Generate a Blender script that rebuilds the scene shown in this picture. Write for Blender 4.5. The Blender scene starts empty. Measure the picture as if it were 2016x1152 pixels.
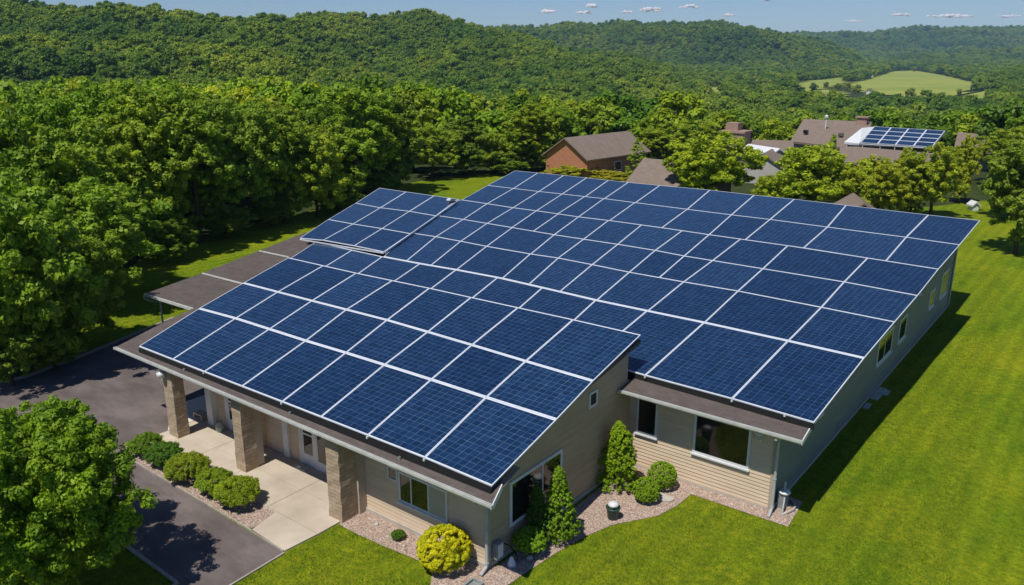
import bpy, math, random
import numpy as np
R = math.radians
SC = bpy.context.scene
COL = SC.collection
rng = np.random.default_rng(7)
random.seed(7)

# ------------------------------------------------------------------ camera, sky, sun
F, PITCH, AZ, CH = 1602.0, R(16.41665), R(37.68304), 17.0
cam = bpy.data.cameras.new('camera'); camo = bpy.data.objects.new('camera', cam); COL.objects.link(camo)
camo.location = (0, 0, CH); camo.rotation_euler = (R(90) - PITCH, 0, AZ)
cam.sensor_width = 36; cam.lens = 36 * F / 2016; cam.clip_start = .1; cam.clip_end = 60000
SC.camera = camo
SUN_EL = 62.0
w = bpy.data.worlds.new("World"); SC.world = w; w.use_nodes = True
nt = w.node_tree; bg = nt.nodes['Background']
sky = nt.nodes.new('ShaderNodeTexSky'); sky.sky_type = 'NISHITA'; sky.sun_disc = False
sky.sun_elevation = R(SUN_EL); sky.sun_rotation = R(176); sky.altitude = 300; sky.air_density = 1.0; sky.dust_density = 0; sky.ozone_density = 4.0
sm = nt.nodes.new('ShaderNodeMix'); sm.data_type = 'RGBA'; sm.blend_type = 'MULTIPLY'; sm.inputs[0].default_value = 1; sm.inputs[7].default_value = (1.0, 1.14, 1.46, 1)
nt.links.new(sky.outputs[0], sm.inputs[6]); nt.links.new(sm.outputs[2], bg.inputs[0]); bg.inputs[1].default_value = .058
sl = bpy.data.lights.new('sun', 'SUN'); sl.energy = 4.4; sl.angle = R(.5); sl.color = (1, .95, .86)
so = bpy.data.objects.new('sun', sl); COL.objects.link(so); so.location = (0, -40, 80)
_sd = np.array([-.015, 1, -math.tan(R(SUN_EL))])
from mathutils import Vector
so.rotation_euler = Vector(_sd).to_track_quat('-Z', 'Y').to_euler()
vs = SC.view_settings; vs.view_transform = 'Standard'; vs.look = 'None'; vs.exposure = -.02; vs.gamma = 1
SC.cycles.max_bounces = 6; SC.cycles.diffuse_bounces = 3; SC.cycles.glossy_bounces = 3
SC.cycles.transmission_bounces = 4; SC.cycles.volume_bounces = 0; SC.cycles.transparent_max_bounces = 4
SC.cycles.use_denoising = True

# ------------------------------------------------------------------ photo rays -> points in the place
FW = np.array([-math.sin(AZ), math.cos(AZ), 0]); RT = np.array([math.cos(AZ), math.sin(AZ), 0]); UP = np.array([0, 0, 1.])
CF = FW * math.cos(PITCH) - UP * math.sin(PITCH); CU = FW * math.sin(PITCH) + UP * math.cos(PITCH)
CC = np.array([0, 0, CH])
def ray(x, y): return RT * (x - 1008) - CU * (y - 576) + CF * F
def onz(x, y, z=0.0):
    d = ray(x, y); return CC + d * ((z - CH) / d[2])
def onpl(x, y, P, n):
    d = ray(x, y); return CC + d * (np.dot(np.array(P) - CC, n) / np.dot(d, n))
def tandep(y): return (math.sin(PITCH) * F + (y - 576) * math.cos(PITCH)) / (F * math.cos(PITCH) - (y - 576) * math.sin(PITCH))
def ld(lat, d, z=0.0): return RT * lat + FW * d + UP * z

# ------------------------------------------------------------------ mesh helpers
class MB:
    def __init__(s): s.v = []; s.f = []; s.uv = []
    def add(s, vs, fs, uvs=None):
        o = len(s.v); s.v += [tuple(map(float, v)) for v in vs]
        s.f += [tuple(i + o for i in f) for f in fs]
        return s
    def box(s, x0, x1, y0, y1, z0, z1):
        return s.add([(x0,y0,z0),(x1,y0,z0),(x1,y1,z0),(x0,y1,z0),(x0,y0,z1),(x1,y0,z1),(x1,y1,z1),(x0,y1,z1)],
                     [(3,2,1,0),(4,5,6,7),(0,1,5,4),(1,2,6,5),(2,3,7,6),(3,0,4,7)])
    def prism(s, poly, z0, z1):        # poly: xy list; z0/z1 number or function(x,y)
        g0 = z0 if callable(z0) else (lambda x, y: z0); g1 = z1 if callable(z1) else (lambda x, y: z1)
        n = len(poly); a = sum(poly[i][0]*poly[(i+1)%n][1]-poly[(i+1)%n][0]*poly[i][1] for i in range(n))
        if a < 0: poly = poly[::-1]
        vs = [(x, y, g0(x, y)) for x, y in poly] + [(x, y, g1(x, y)) for x, y in poly]
        return s.add(vs, [tuple(range(n))[::-1], tuple(range(n, 2*n))] + [(i, (i+1) % n, n+(i+1) % n, n+i) for i in range(n)])
    def tube(s, pts, r, n=8, r2=None):
        pts = [np.array(p, float) for p in pts]; m = len(pts); vs = []; fs = []
        for i, p in enumerate(pts):
            t = pts[min(i+1, m-1)] - pts[max(i-1, 0)]; t /= np.linalg.norm(t)
            a = np.cross(t, (0, 0, 1.)); 
            if np.linalg.norm(a) < .1: a = np.cross(t, (1., 0, 0))
            a /= np.linalg.norm(a); b = np.cross(t, a)
            rr = r if r2 is None else r + (r2 - r) * i / (m - 1)
            for k in range(n):
                q = 2*math.pi*k/n; vs.append(p + rr*(a*math.cos(q) + b*math.sin(q)))
        for i in range(m-1):
            for k in range(n):
                fs.append((i*n+k, (i+1)*n+k, (i+1)*n+(k+1) % n, i*n+(k+1) % n))
        fs.append(tuple(range(n))); fs.append(tuple(range((m-1)*n, m*n))[::-1])
        return s.add(vs, fs)
    def lathe(s, prof, c=(0, 0, 0), n=16):
        vs = []; fs = []; m = len(prof)
        for r, z in prof:
            for k in range(n):
                q = 2*math.pi*k/n; vs.append((c[0]+r*math.cos(q), c[1]+r*math.sin(q), c[2]+z))
        for i in range(m-1):
            for k in range(n): fs.append((i*n+k, i*n+(k+1) % n, (i+1)*n+(k+1) % n, (i+1)*n+k))
        fs.append(tuple(range(n))[::-1]); fs.append(tuple(range((m-1)*n, m*n)))
        return s.add(vs, fs)
    def build(s, name, mat, parent=None, smooth=False):
        return mk(name, s.v, s.f, mat, parent, smooth)
def wloc(p):
    return np.array(p.matrix_basis.translation) + (wloc(p.parent) if p.parent else 0)
def mk(name, v, f, mat, parent=None, smooth=False):
    me = bpy.data.meshes.new(name)
    v = np.asarray(v, dtype=float)
    if parent is not None: v = v - wloc(parent)
    me.from_pydata(v.tolist(), [], f); me.materials.append(mat)
    if smooth: me.polygons.foreach_set('use_smooth', [True]*len(me.polygons))
    me.update()
    o = bpy.data.objects.new(name, me); COL.objects.link(o); o.parent = parent
    return o
def tag(o, label=None, cat=None, group=None, kind=None):
    for k, val in (('label', label), ('category', cat), ('group', group), ('kind', kind)):
        if val: o[k] = val
    return o
def thing(name, loc, label, cat, group=None):
    o = bpy.data.objects.new(name, None); COL.objects.link(o); o.location = tuple(map(float, loc)); o.empty_display_size = .2
    return tag(o, label, cat, group)
def struct(o): o['kind'] = 'structure'; return o

# ------------------------------------------------------------------ materials
def mat(name, col, rough=.8, spec=.3, metal=0):
    m = bpy.data.materials.new(name); m.use_nodes = True; b = m.node_tree.nodes['Principled BSDF']
    b.inputs['Base Color'].default_value = (*col, 1); b.inputs['Roughness'].default_value = rough
    b.inputs['Specular IOR Level'].default_value = spec; b.inputs['Metallic'].default_value = metal
    return m
class N:
    def __init__(s, m): s.t = m.node_tree; s.b = s.t.nodes['Principled BSDF']
    def n(s, ty, **kw):
        q = s.t.nodes.new(ty)
        for k, v in kw.items():
            if isinstance(v, (int, float, tuple)) and k in q.inputs: q.inputs[k].default_value = v
            else: setattr(q, k, v)
        return q
    def l(s, a, b): s.t.links.new(a, b)
    def noise(s, scale, detail=4, rough=.55, vec=None, out='Fac'):
        q = s.n('ShaderNodeTexNoise'); q.inputs['Scale'].default_value = scale; q.inputs['Detail'].default_value = detail; q.inputs['Roughness'].default_value = rough
        if vec is not None: s.l(vec, q.inputs['Vector'])
        return q.outputs[out]
    def pos(s): return s.n('ShaderNodeNewGeometry').outputs['Position']
    def scaled(s, vec, sc, rot=(0, 0, 0)):
        q = s.n('ShaderNodeMapping'); q.inputs['Scale'].default_value = sc; q.inputs['Rotation'].default_value = rot; s.l(vec, q.inputs['Vector']); return q.outputs[0]
    def ramp(s, fac, stops):
        q = s.n('ShaderNodeValToRGB'); e = q.color_ramp.elements
        while len(e) < len(stops): e.new(.5)
        for i, (p, c) in enumerate(stops): e[i].position = p; e[i].color = (*c, 1) if len(c) == 3 else c
        s.l(fac, q.inputs[0]); return q.outputs[0]
    def mix(s, fac, a, b, mode='MIX'):
        q = s.n('ShaderNodeMix', data_type='RGBA', blend_type=mode)
        for inp, v in ((q.inputs[0], fac), (q.inputs[6], a), (q.inputs[7], b)):
            if isinstance(v, (int, float)): inp.default_value = v
            elif isinstance(v, tuple): inp.default_value = (*v, 1) if len(v) == 3 else v
            else: s.l(v, inp)
        return q.outputs[2]
    def math(s, op, a, b=0.0):
        q = s.n('ShaderNodeMath', operation=op)
        for inp, v in ((q.inputs[0], a), (q.inputs[1], b)):
            if isinstance(v, (int, float)): inp.default_value = v
            else: s.l(v, inp)
        return q.outputs[0]
    def bump(s, h, strength=.5, dist=.02):
        q = s.n('ShaderNodeBump'); q.inputs['Strength'].default_value = strength; q.inputs['Distance'].default_value = dist
        s.l(h, q.inputs['Height']); s.l(q.outputs[0], s.b.inputs['Normal'])
    def col(s, c): s.l(c, s.b.inputs['Base Color'])

def noisy(name, c1, c2, scale, rough=.85, bump=.3, bscale=None, dist=.01, spec=.2, big=None):
    m = mat(name, c1, rough, spec); a = N(m); p = a.pos()
    c = a.ramp(a.noise(scale, 5, .6, p), [(.3, c1), (.7, c2)])
    if big: c = a.mix(a.ramp(a.noise(big[0], 3, .5, p), [(.35, (0, 0, 0)), (.65, (1, 1, 1))]), c, a.mix(1.0, c, big[1], 'MULTIPLY'))
    a.col(c); a.bump(a.noise(bscale or scale*3, 4, .6, p), bump, dist); return m

M = {}
M['white'] = noisy('white_paint', (.72, .73, .73), (.62, .64, .64), 3, .45, .05, spec=.4)
M['frame'] = noisy('anodised_frame', (.70, .74, .79), (.60, .64, .70), 1.2, .35, .03, spec=.5)
M['gutter'] = noisy('gutter_metal', (.66, .67, .64), (.50, .51, .48), 2.5, .4, .05, spec=.5)
M['spout'] = noisy('spout_metal', (.50, .52, .50), (.36, .39, .38), 2.0, .45, .05, spec=.4)
M['black'] = mat('black_rail', (.012, .012, .014), .6)
M['dark'] = mat('shade_and_hose_black', (.01, .01, .01), .9)  # black of the painted shadow strips and of the hose
M['concrete'] = noisy('concrete', (.50, .43, .34), (.60, .52, .42), 1.1, .9, .25, 30, .004, big=(.35, (.84, .83, .82)))
M['palepave'] = noisy('pale_concrete', (.62, .56, .48), (.70, .64, .56), 2, .9, .2, 30, .004)
M['curb'] = noisy('curb_concrete', (.30, .27, .24), (.42, .38, .33), 3, .9, .3, 30, .004)
M['found'] = noisy('foundation', (.42, .37, .31), (.55, .48, .40), 2, .9, .3, 20, .006)
M['meter'] = noisy('meter_metal', (.20, .22, .22), (.30, .31, .30), 6, .5, .1, spec=.5)
M['trimtan'] = noisy('tan_trim', (.40, .34, .27), (.46, .39, .31), 3, .7, .1)
M['terracotta'] = noisy('teal_pot', (.02, .06, .06), (.035, .085, .08), 6, .35, .1, spec=.5)
M['bark'] = noisy('bark', (.055, .04, .028), (.12, .09, .065), 5, .95, .8, 14, .03)
M['stone'] = noisy('flat_stone', (.42, .38, .33), (.56, .52, .46), 6, .85, .4, 20)
# siding
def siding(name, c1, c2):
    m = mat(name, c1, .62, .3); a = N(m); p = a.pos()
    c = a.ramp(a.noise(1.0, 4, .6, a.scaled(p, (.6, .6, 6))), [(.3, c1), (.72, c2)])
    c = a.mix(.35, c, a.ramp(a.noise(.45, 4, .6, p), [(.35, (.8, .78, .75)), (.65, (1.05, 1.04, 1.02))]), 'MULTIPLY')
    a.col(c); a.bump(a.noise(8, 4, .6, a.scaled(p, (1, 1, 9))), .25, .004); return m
M['siding'] = siding('tan_siding', (.62, .49, .345), (.74, .59, .43))
M['siding_shaded'] = siding('shaded_tan_siding', (.43, .315, .19), (.53, .395, .245))  # the tan siding again, with the gable's shade put into its colour
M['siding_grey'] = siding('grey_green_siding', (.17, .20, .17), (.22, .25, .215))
M['soffit'] = noisy('soffit', (.32, .28, .23), (.38, .33, .27), 2, .8, .1)
# pillars
m = mat('rough_stone', (.4, .33, .24), .9, .2); a = N(m); p = a.pos()
br = a.n('ShaderNodeTexBrick'); br.inputs['Scale'].default_value = 1; br.inputs['Brick Width'].default_value = .42; br.inputs['Row Height'].default_value = .16
br.inputs['Mortar Size'].default_value = .008; br.inputs['Color1'].default_value = (.42, .33, .235, 1); br.inputs['Color2'].default_value = (.50, .40, .29, 1); br.inputs['Mortar'].default_value = (.33, .27, .2, 1)
cx = a.n('ShaderNodeSeparateXYZ'); a.l(p, cx.inputs[0]); cb = a.n('ShaderNodeCombineXYZ')
a.l(a.math('ADD', cx.outputs[0], cx.outputs[1]), cb.inputs[0]); a.l(cx.outputs[2], cb.inputs[1]); a.l(cb.outputs[0], br.inputs['Vector'])
a.col(a.mix(.5, br.outputs['Color'], a.ramp(a.noise(5, 6, .7, p), [(.3, (.7, .66, .6)), (.7, (1.15, 1.1, 1.0))]), 'MULTIPLY'))
a.bump(a.math('ADD', a.noise(14, 6, .7, p), a.math('MULTIPLY', br.outputs['Fac'], -.6)), .8, .03); M['stonepier'] = m
# shingles
def shingle(name, c1, c2, c3, sc=1.0):
    m = mat(name, c1, .92, .15); a = N(m); p = a.pos(); s = a.scaled(p, (sc, sc, 0.001))
    b = a.n('ShaderNodeTexBrick'); b.inputs['Scale'].default_value = 1; b.inputs['Brick Width'].default_value = .36; b.inputs['Row Height'].default_value = .17
    b.inputs['Mortar Size'].default_value = .006; b.inputs['Color1'].default_value = (*c1, 1); b.inputs['Color2'].default_value = (*c2, 1); b.inputs['Mortar'].default_value = tuple(.45*q for q in c1) + (1,)
    a.l(s, b.inputs['Vector'])
    c = a.mix(.45, b.outputs['Color'], a.ramp(a.noise(1.4, 6, .7, p), [(.32, c1), (.68, c3)]))
    c = a.mix(.4, c, a.ramp(a.noise(40, 3, .7, p), [(.3, (.5, .5, .5)), (.7, (1.3, 1.3, 1.3))]), 'MULTIPLY')
    a.col(c); a.bump(b.outputs['Fac'], .5, .01); return m
M['shingle'] = shingle('brown_shingles', (.098, .080, .072), (.135, .112, .102), (.165, .14, .128))
M['shingle_far'] = shingle('tan_shingles', (.20, .155, .125), (.25, .195, .16), (.28, .225, .185), .5)
# asphalt
m = mat('asphalt', (.07, .06, .06), .9, .25); a = N(m); p = a.pos()
c = a.ramp(a.noise(.35, 6, .65, a.scaled(p, (1, 2.2, 1), (0, 0, .4))), [(.36, (.115, .094, .088)), (.5, (.146, .120, .112)), (.64, (.19, .158, .148))])
c = a.mix(.5, c, a.ramp(a.noise(60, 3, .7, p), [(.3, (.6, .6, .6)), (.75, (1.35, 1.35, 1.35))]), 'MULTIPLY')
a.col(c); a.bump(a.noise(90, 2, .6, p), .4, .004); M['asphalt'] = m
# gravel
m = mat('gravel', (.4, .3, .25), .95, .15); a = N(m); p = a.pos()
v = a.n('ShaderNodeTexVoronoi'); v.inputs['Scale'].default_value = 28; a.l(p, v.inputs['Vector'])
sp = a.n('ShaderNodeSeparateColor'); a.l(v.outputs['Color'], sp.inputs[0])
c = a.ramp(sp.outputs[0], [(0, (.22, .155, .12)), (.35, (.36, .265, .21)), (.7, (.46, .355, .29)), (1, (.58, .49, .42))])
c = a.mix(.5, c, a.ramp(a.noise(1.2, 4, .6, p), [(.3, (.72, .7, .68)), (.7, (1.08, 1.05, 1.03))]), 'MULTIPLY')
a.col(c); a.bump(v.outputs['Distance'], -1.0, .04); M['gravel'] = m
# pebbles
m = mat('pebble', (.4, .3, .25), .9, .2); a = N(m)
at = a.n('ShaderNodeAttribute', attribute_name='rnd'); a.col(a.ramp(at.outputs['Fac'], [(0, (.20, .14, .11)), (.4, (.37, .275, .22)), (.8, (.48, .37, .30)), (1, (.62, .54, .47))])); M['pebble'] = m
# lawn
def lawnmat(name, ca, cb_, cc, cd):
    m = mat(name, ca, .95, .1); a = N(m); p = a.pos()
    q = a.scaled(p, (1, .35, 1), (0, 0, R(8)))
    c = a.ramp(a.noise(.9, 8, .72, q), [(.33, ca), (.5, cb_), (.68, cc)])
    c = a.mix(a.ramp(a.noise(.13, 4, .6, p), [(.42, (0, 0, 0)), (.7, (.75, .75, .75))]), c, cd)
    st = a.n('ShaderNodeTexWave'); st.inputs['Scale'].default_value = .35; st.inputs['Distortion'].default_value = 2.5; st.inputs['Detail'].default_value = 3; st.inputs['Detail Scale'].default_value = 1.2
    a.l(a.scaled(p, (1, .12, 1), (0, 0, R(4))), st.inputs['Vector'])
    c = a.mix(.38, c, a.ramp(st.outputs['Fac'], [(.2, (.72, .76, .7)), (.8, (1.15, 1.12, 1.0))]), 'MULTIPLY')
    c = a.mix(.75, c, a.ramp(a.noise(3.2, 6, .8, p), [(.38, (.50, .62, .4)), (.5, (.98, 1, .8)), (.62, (1.6, 1.3, 1.2))]), 'MULTIPLY')
    c = a.mix(.6, c, a.ramp(a.noise(13, 5, .8, p), [(.37, (.5, .56, .4)), (.63, (1.55, 1.42, 1.1))]), 'MULTIPLY')
    a.col(c); a.bump(a.noise(22, 6, .75, p), .7, .05); return m
M['lawn'] = lawnmat('lawn_grass', (.080, .150, .007), (.118, .188, .008), (.170, .238, .010), (.235, .262, .012))
M['floor'] = noisy('woodland_floor', (.022, .034, .008), (.05, .07, .016), .25, .98, .6, 2, .2)
M['field'] = noisy('meadow', (.20, .255, .045), (.29, .33, .07), .012, .98, .3, .5, .2, big=(.004, (1.12, 1.05, .9)))
M['fieldtan'] = noisy('dry_field', (.33, .27, .13), (.38, .31, .16), .03, .98, .3, .5, .2)
# glass
def glassmat(name, c, rough=.05):
    m = mat(name, c, rough, .8); a = N(m); a.b.inputs['IOR'].default_value = 1.5; a.bump(a.noise(.9, 2, .5, a.pos()), .06, .02); return m
M['pane'] = glassmat('window_glass', (.012, .014, .013))
M['blind'] = noisy('pale_blind', (.36, .36, .29), (.40, .40, .33), 2, .5, .05, spec=.5)
# solar cells (uv in metres)
m = mat('solar_cells', (.01, .03, .1), .12, .4); a = N(m); uv = a.n('ShaderNodeUVMap').outputs[0]
ns = a.noise(1.3, 3, .6, uv, 'Color')
wob = a.n('ShaderNodeVectorMath', operation='SCALE'); wob.inputs['Scale'].default_value = .035; a.l(ns, wob.inputs[0])
ad = a.n('ShaderNodeVectorMath', operation='ADD'); a.l(uv, ad.inputs[0]); a.l(wob.outputs[0], ad.inputs[1])
sx = a.n('ShaderNodeSeparateXYZ'); a.l(ad.outputs[0], sx.inputs[0])
def lines(src, period, width):
    fr = a.math('FRACT', a.math('DIVIDE', src, period)); d = a.math('ABSOLUTE', a.math('SUBTRACT', fr, .5))
    return a.math('GREATER_THAN', d, .5 - width/period/2)
gx = lines(sx.outputs[0], .29, .020); gy = lines(sx.outputs[1], .29, .020)
fx = lines(sx.outputs[0], .0967, .005)
g = a.math('MAXIMUM', gx, gy)
cellid = a.n('ShaderNodeCombineXYZ'); a.l(a.math('FLOOR', a.math('DIVIDE', sx.outputs[0], .29)), cellid.inputs[0]); a.l(a.math('FLOOR', a.math('DIVIDE', sx.outputs[1], .29)), cellid.inputs[1])
wn = a.n('ShaderNodeTexWhiteNoise'); a.l(cellid.outputs[0], wn.inputs['Vector'])
base = a.ramp(wn.outputs['Value'], [(0, (.005, .021, .060)), (.6, (.0065, .026, .076)), (1, (.009, .034, .095))])
patch = a.noise(2.2, 5, .7, uv)
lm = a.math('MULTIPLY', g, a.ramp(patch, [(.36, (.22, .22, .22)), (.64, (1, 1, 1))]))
c = a.mix(lm, base, (.085, .145, .25))
c = a.mix(a.math('MULTIPLY', fx, .16), c, (.08, .14, .28))
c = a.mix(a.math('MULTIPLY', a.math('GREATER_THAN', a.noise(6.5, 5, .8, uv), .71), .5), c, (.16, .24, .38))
c = a.mix(1.0, c, a.ramp(a.n('ShaderNodeObjectInfo').outputs['Random'], [(0, (.78, .80, .84)), (1, (1.25, 1.2, 1.14))]), 'MULTIPLY')
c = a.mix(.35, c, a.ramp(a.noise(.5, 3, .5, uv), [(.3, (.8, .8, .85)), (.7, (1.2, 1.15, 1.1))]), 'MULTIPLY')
a.col(c); a.b.inputs['Roughness'].default_value = .16
M['cells'] = m

# foliage: tint from the object's own colour, leaf to leaf variation from attribute
def leafmat(name, tr=.28, inst=False):
    m = bpy.data.materials.new(name); m.use_nodes = True; t = m.node_tree; t.nodes.clear()
    class _T: pass
    a = N.__new__(N); a.t = t; a.b = None
    oi = a.n('ShaderNodeObjectInfo'); at = a.n('ShaderNodeAttribute', attribute_name='rnd'); p = a.pos()
    c = oi.outputs['Color']
    if inst:
        c = a.mix(1.0, c, a.ramp(oi.outputs['Random'], [(0, (.42, .58, .6)), (.18, (.6, .75, .7)), (.4, (.88, .94, .8)), (.65, (1.05, 1.05, .9)), (.9, (1.18, 1.14, .9)), (1, (1.35, 1.2, .9))]), 'MULTIPLY')
        c = a.mix(1.0, c, a.ramp(a.noise(.006, 3, .6, p), [(.38, (.6, .76, .85)), (.62, (1.35, 1.2, .95))]), 'MULTIPLY')
    c = a.mix(1.0, c, a.ramp(at.outputs['Fac'], [(0, (.55, .62, .6)), (.5, (1, 1, 1)), (1, (1.32, 1.26, 1.0))]), 'MULTIPLY')
    c = a.mix(1.0, c, a.ramp(a.noise(.7, 3, .6, p), [(.3, (.72, .8, .8)), (.7, (1.22, 1.15, 1.0))]), 'MULTIPLY')
    d = a.n('ShaderNodeBsdfPrincipled'); d.inputs['Roughness'].default_value = .55; d.inputs['Specular IOR Level'].default_value = .25; a.l(c, d.inputs['Base Color'])
    tl = a.n('ShaderNodeBsdfTranslucent'); a.l(a.mix(1.0, c, (1.25, 1.35, .5), 'MULTIPLY'), tl.inputs['Color'])
    mx = a.n('ShaderNodeMixShader'); mx.inputs[0].default_value = tr; a.l(d.outputs[0], mx.inputs[1]); a.l(tl.outputs[0], mx.inputs[2])
    o = a.n('ShaderNodeOutputMaterial'); a.l(mx.outputs[0], o.inputs[0]); return m
M['leaf'] = leafmat('leaves'); M['leaf_far'] = leafmat('leaves_far', .25, True); M['needle'] = leafmat('shrub_foliage', .22)

# ------------------------------------------------------------------ terrain
def K(px, xs, ys): return np.interp(px, xs, ys)
def sst(a, b, x): t = np.clip((x-a)/(b-a), 0, 1); return t*t*(3-2*t)
def height(X, Y):
    X = np.asarray(X, float); Y = np.asarray(Y, float)
    lat = X*RT[0] + Y*RT[1]; d = X*FW[0] + Y*FW[1]
    dd = np.maximum(d, 60); px = np.clip(1008 + 1670*lat/dd, -700, 2700)
    base = -sst(115, 320, d)*K(px, [-300, 400, 800, 1100, 1400, 2000], [5, 7, 11, 17, 23, 24])
    z = base.copy()
    def ridge(d0, wf, wb, xs, ys):
        nonlocal z
        D0 = K(px, xs, d0) if isinstance(d0, list) else d0
        t = (d - D0); t = np.where(t < 0, t/wf, t/wb)
        b = .5 + .5*np.cos(np.pi*np.clip(t, -1, 1)); c = K(px, xs, ys)
        z = np.maximum(z, base + np.maximum(c - base, 0)*b)
    ridge(760.0 + 240*sst(400, 830, px), 470, 500, [-600, 0, 150, 300, 480, 620, 750, 830, 1000, 1100, 1200, 1300, 1400],
          [50, 42, 38, 34, 32, 35, 39, 44, 41, 23, 7, -6, -30])
    ridge(2150, 520, 800, [850, 1050, 1200, 1300, 1420, 1520, 1600, 1680, 1730], [54, 73, 79, 77, 67, 58, 42, 5, -30])
    ridge(2700, 600, 700, [1600, 1720, 1800, 1900, 2016, 2300], [-30, -18, -6, 8, 20, 30])
    ridge(4200, 1300, 1500, [1300, 1500, 1600, 1740, 1900, 2016, 2400], [60, 76, 86, 102, 118, 126, 134])
    ridge(1050, 320, 500, [1900, 1960, 2016, 2100, 2400], [-30, -22, -9, 4, 20])
    far = sst(350, 800, d) * sst(0, 14, z - base + 2)
    z = z + far*(9*np.sin(X/120.+Y/210.+.8*np.sin(Y/170.)) + 5*np.sin(X/63. + 1.3*np.sin(Y/90.)) + 4*np.sin(Y/47. + np.cos(X/71.)) + 3*np.sin((X+Y)/29.))*np.clip((z-base)/40, 0, 1)
    return z
def terrain():
    rr = np.concatenate([[0], np.geomspace(20, 14000, 190)]); aa = np.linspace(-math.pi, math.pi, 361)[:-1]
    # finer towards the view
    aa = np.concatenate([np.linspace(-50, 50, 260), np.linspace(53, 307, 90)]); aa = np.radians(aa)
    na = len(aa); V = [(0, 0, 0)]
    for r in rr[1:]:
        X = r*(RT[0]*np.sin(aa) + FW[0]*np.cos(aa)); Y = r*(RT[1]*np.sin(aa) + FW[1]*np.cos(aa))
        V += list(zip(X, Y, height(X, Y)))
    f = [(0, 1+(k+1) % na, 1+k) for k in range(na)]
    for i in range(len(rr)-2):
        for k in range(na):
            a0 = 1+i*na+k; a1 = 1+i*na+(k+1) % na; f.append((a0, a1, a1+na, a0+na))
    o = mk('ground', V, f, M['floor'], smooth=True); struct(o)
terrain()
def sheet(name, poly, z, m, hgt=0.0):
    mb = MB(); poly = [tuple(p[:2]) for p in poly]; n = len(poly)
    a = sum(poly[i][0]*poly[(i+1) % n][1]-poly[(i+1) % n][0]*poly[i][1] for i in range(n))
    if a < 0: poly = poly[::-1]
    if hgt: mb.prism(poly, z, z+hgt)
    else: mb.add([(x, y, z) for x, y in poly], [tuple(range(n))])
    return struct(mb.build(name, m))
def smoothpoly(P, it=2, closed=True):
    for _ in range(it):
        Q = []
        for i in range(len(P)):
            a, b = np.array(P[i]), np.array(P[(i+1) % len(P)]); Q += [tuple(a*.75+b*.25), tuple(a*.25+b*.75)]
        P = Q
    return P
# lawn: edge follows the foot of the wood, then runs round behind the house
lawn_px = [(0, 830), (60, 700), (180, 560), (330, 490), (470, 445), (600, 420), (720, 385), (800, 362), (880, 345), (1000, 338), (1120, 350), (1300, 380),
           (1500, 420), (1700, 420), (1880, 402), (1960, 392), (2100, 400)]
LP = [tuple(onz(x, y)[:2]) for x, y in lawn_px]
LP += [(20, 62), (40, 40), (40, -30), (-45, -30), (-58, -5)]
lawn = sheet('lawn', smoothpoly(LP, 2), .006, M['lawn'])

ASPH = [(-21.2, -25), (-21.45, 9.2), (-21.7, 14.9), (-33.4, 15.1), (-33.95, 16.2), (-33.7, 17.6), (-36.2, 19.3), (-36.0, 24), (-36.5, 27), (-49.2, 27), (-48.3, 24.2), (-47.0, 20.1), (-46.1, 16.4), (-46.6, 14.4), (-49, 12.6), (-62, 9.5), (-62, 5.5), (-48, 8.2), (-40, 10.8), (-27, 11.75), (-23.0, 11.7), (-22.9, 10.6), (-25.5, 6), (-27, -25)]
sheet('driveway', ASPH, .012, M['asphalt'])
def curbline(name, pts, wdt, h, m, z=0.0):
    mb = MB(); pts = [np.array(p, float) for p in pts]
    L = []; Rr = []
    for i, p in enumerate(pts):
        t = pts[min(i+1, len(pts)-1)] - pts[max(i-1, 0)]; t /= np.linalg.norm(t); nn = np.array([-t[1], t[0]])
        L.append(p + nn*wdt/2); Rr.append(p - nn*wdt/2)
    for i in range(len(pts)-1):
        mb.prism([tuple(L[i]), tuple(L[i+1]), tuple(Rr[i+1]), tuple(Rr[i])], z-.05, z+h)
    return struct(mb.build(name, m))
curbline('kerb', [(-49.3, 27), (-48.4, 24.2), (-47.1, 20.1), (-46.2, 16.4), (-46.7, 14.45), (-49.1, 12.7), (-62, 9.6)], .16, .13, M['curb'])
curbline('kerb', [(-48, 8.1), (-40, 10.7), (-27, 11.66), (-23.05, 11.6), (-22.95, 10.6), (-25.55, 6), (-27.05, -25)], .10, .10, M['curb'])
curbline('kerb', [(-21.17, -25), (-21.42, 9.2), (-21.66, 14.86)], .07, .06, M['curb'])
# patio slab with joints: separate flags
PZ = .07
def patio():
    mb = MB(); g = .018
    g = .010
    xs = [-33.9, -30.6, -27.9, -24.65, -21.6]; 
    for i in range(4):
        mb.prism([(xs[i]+g, 16.35), (xs[i+1]-g, 16.35), (xs[i+1]-g, 17.95), (xs[i]+g, 17.95)], 0, PZ)
        mb.prism([(xs[i]+g, 17.95+g), (xs[i+1]-g, 17.95+g), (xs[i+1]-g, 19.6), (xs[i]+g, 19.6)], 0, PZ)
    mb.prism([(-23.75, 14.98), (-21.72, 14.93), (-21.62, 16.33), (-24.1, 16.33)], 0, PZ)
    struct(mb.build('patio', M['concrete']))
    sheet('patio_step', [(-36.3, 19.2), (-33.92, 17.6), (-33.92, 21.2), (-36.2, 21.4)], 0, M['palepave'], .075)
    sheet('patio_base', [(-33.9, 16.3), (-21.62, 16.3), (-21.62, 19.6), (-33.9, 19.6)], .03, M['found'])
patio()
BED1 = [(-33.45, 15.12), (-24.0, 15.02), (-23.72, 15.5), (-24.15, 16.31), (-34.3, 16.31), (-34.35, 16.6), (-34.0, 15.6)]
sheet('gravel_bed', BED1, .03, M['gravel'])
curbline('bed_edging', [(-33.5, 15.1), (-24.0, 15.0), (-21.75, 14.9)], .05, .07, M['curb'])
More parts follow.
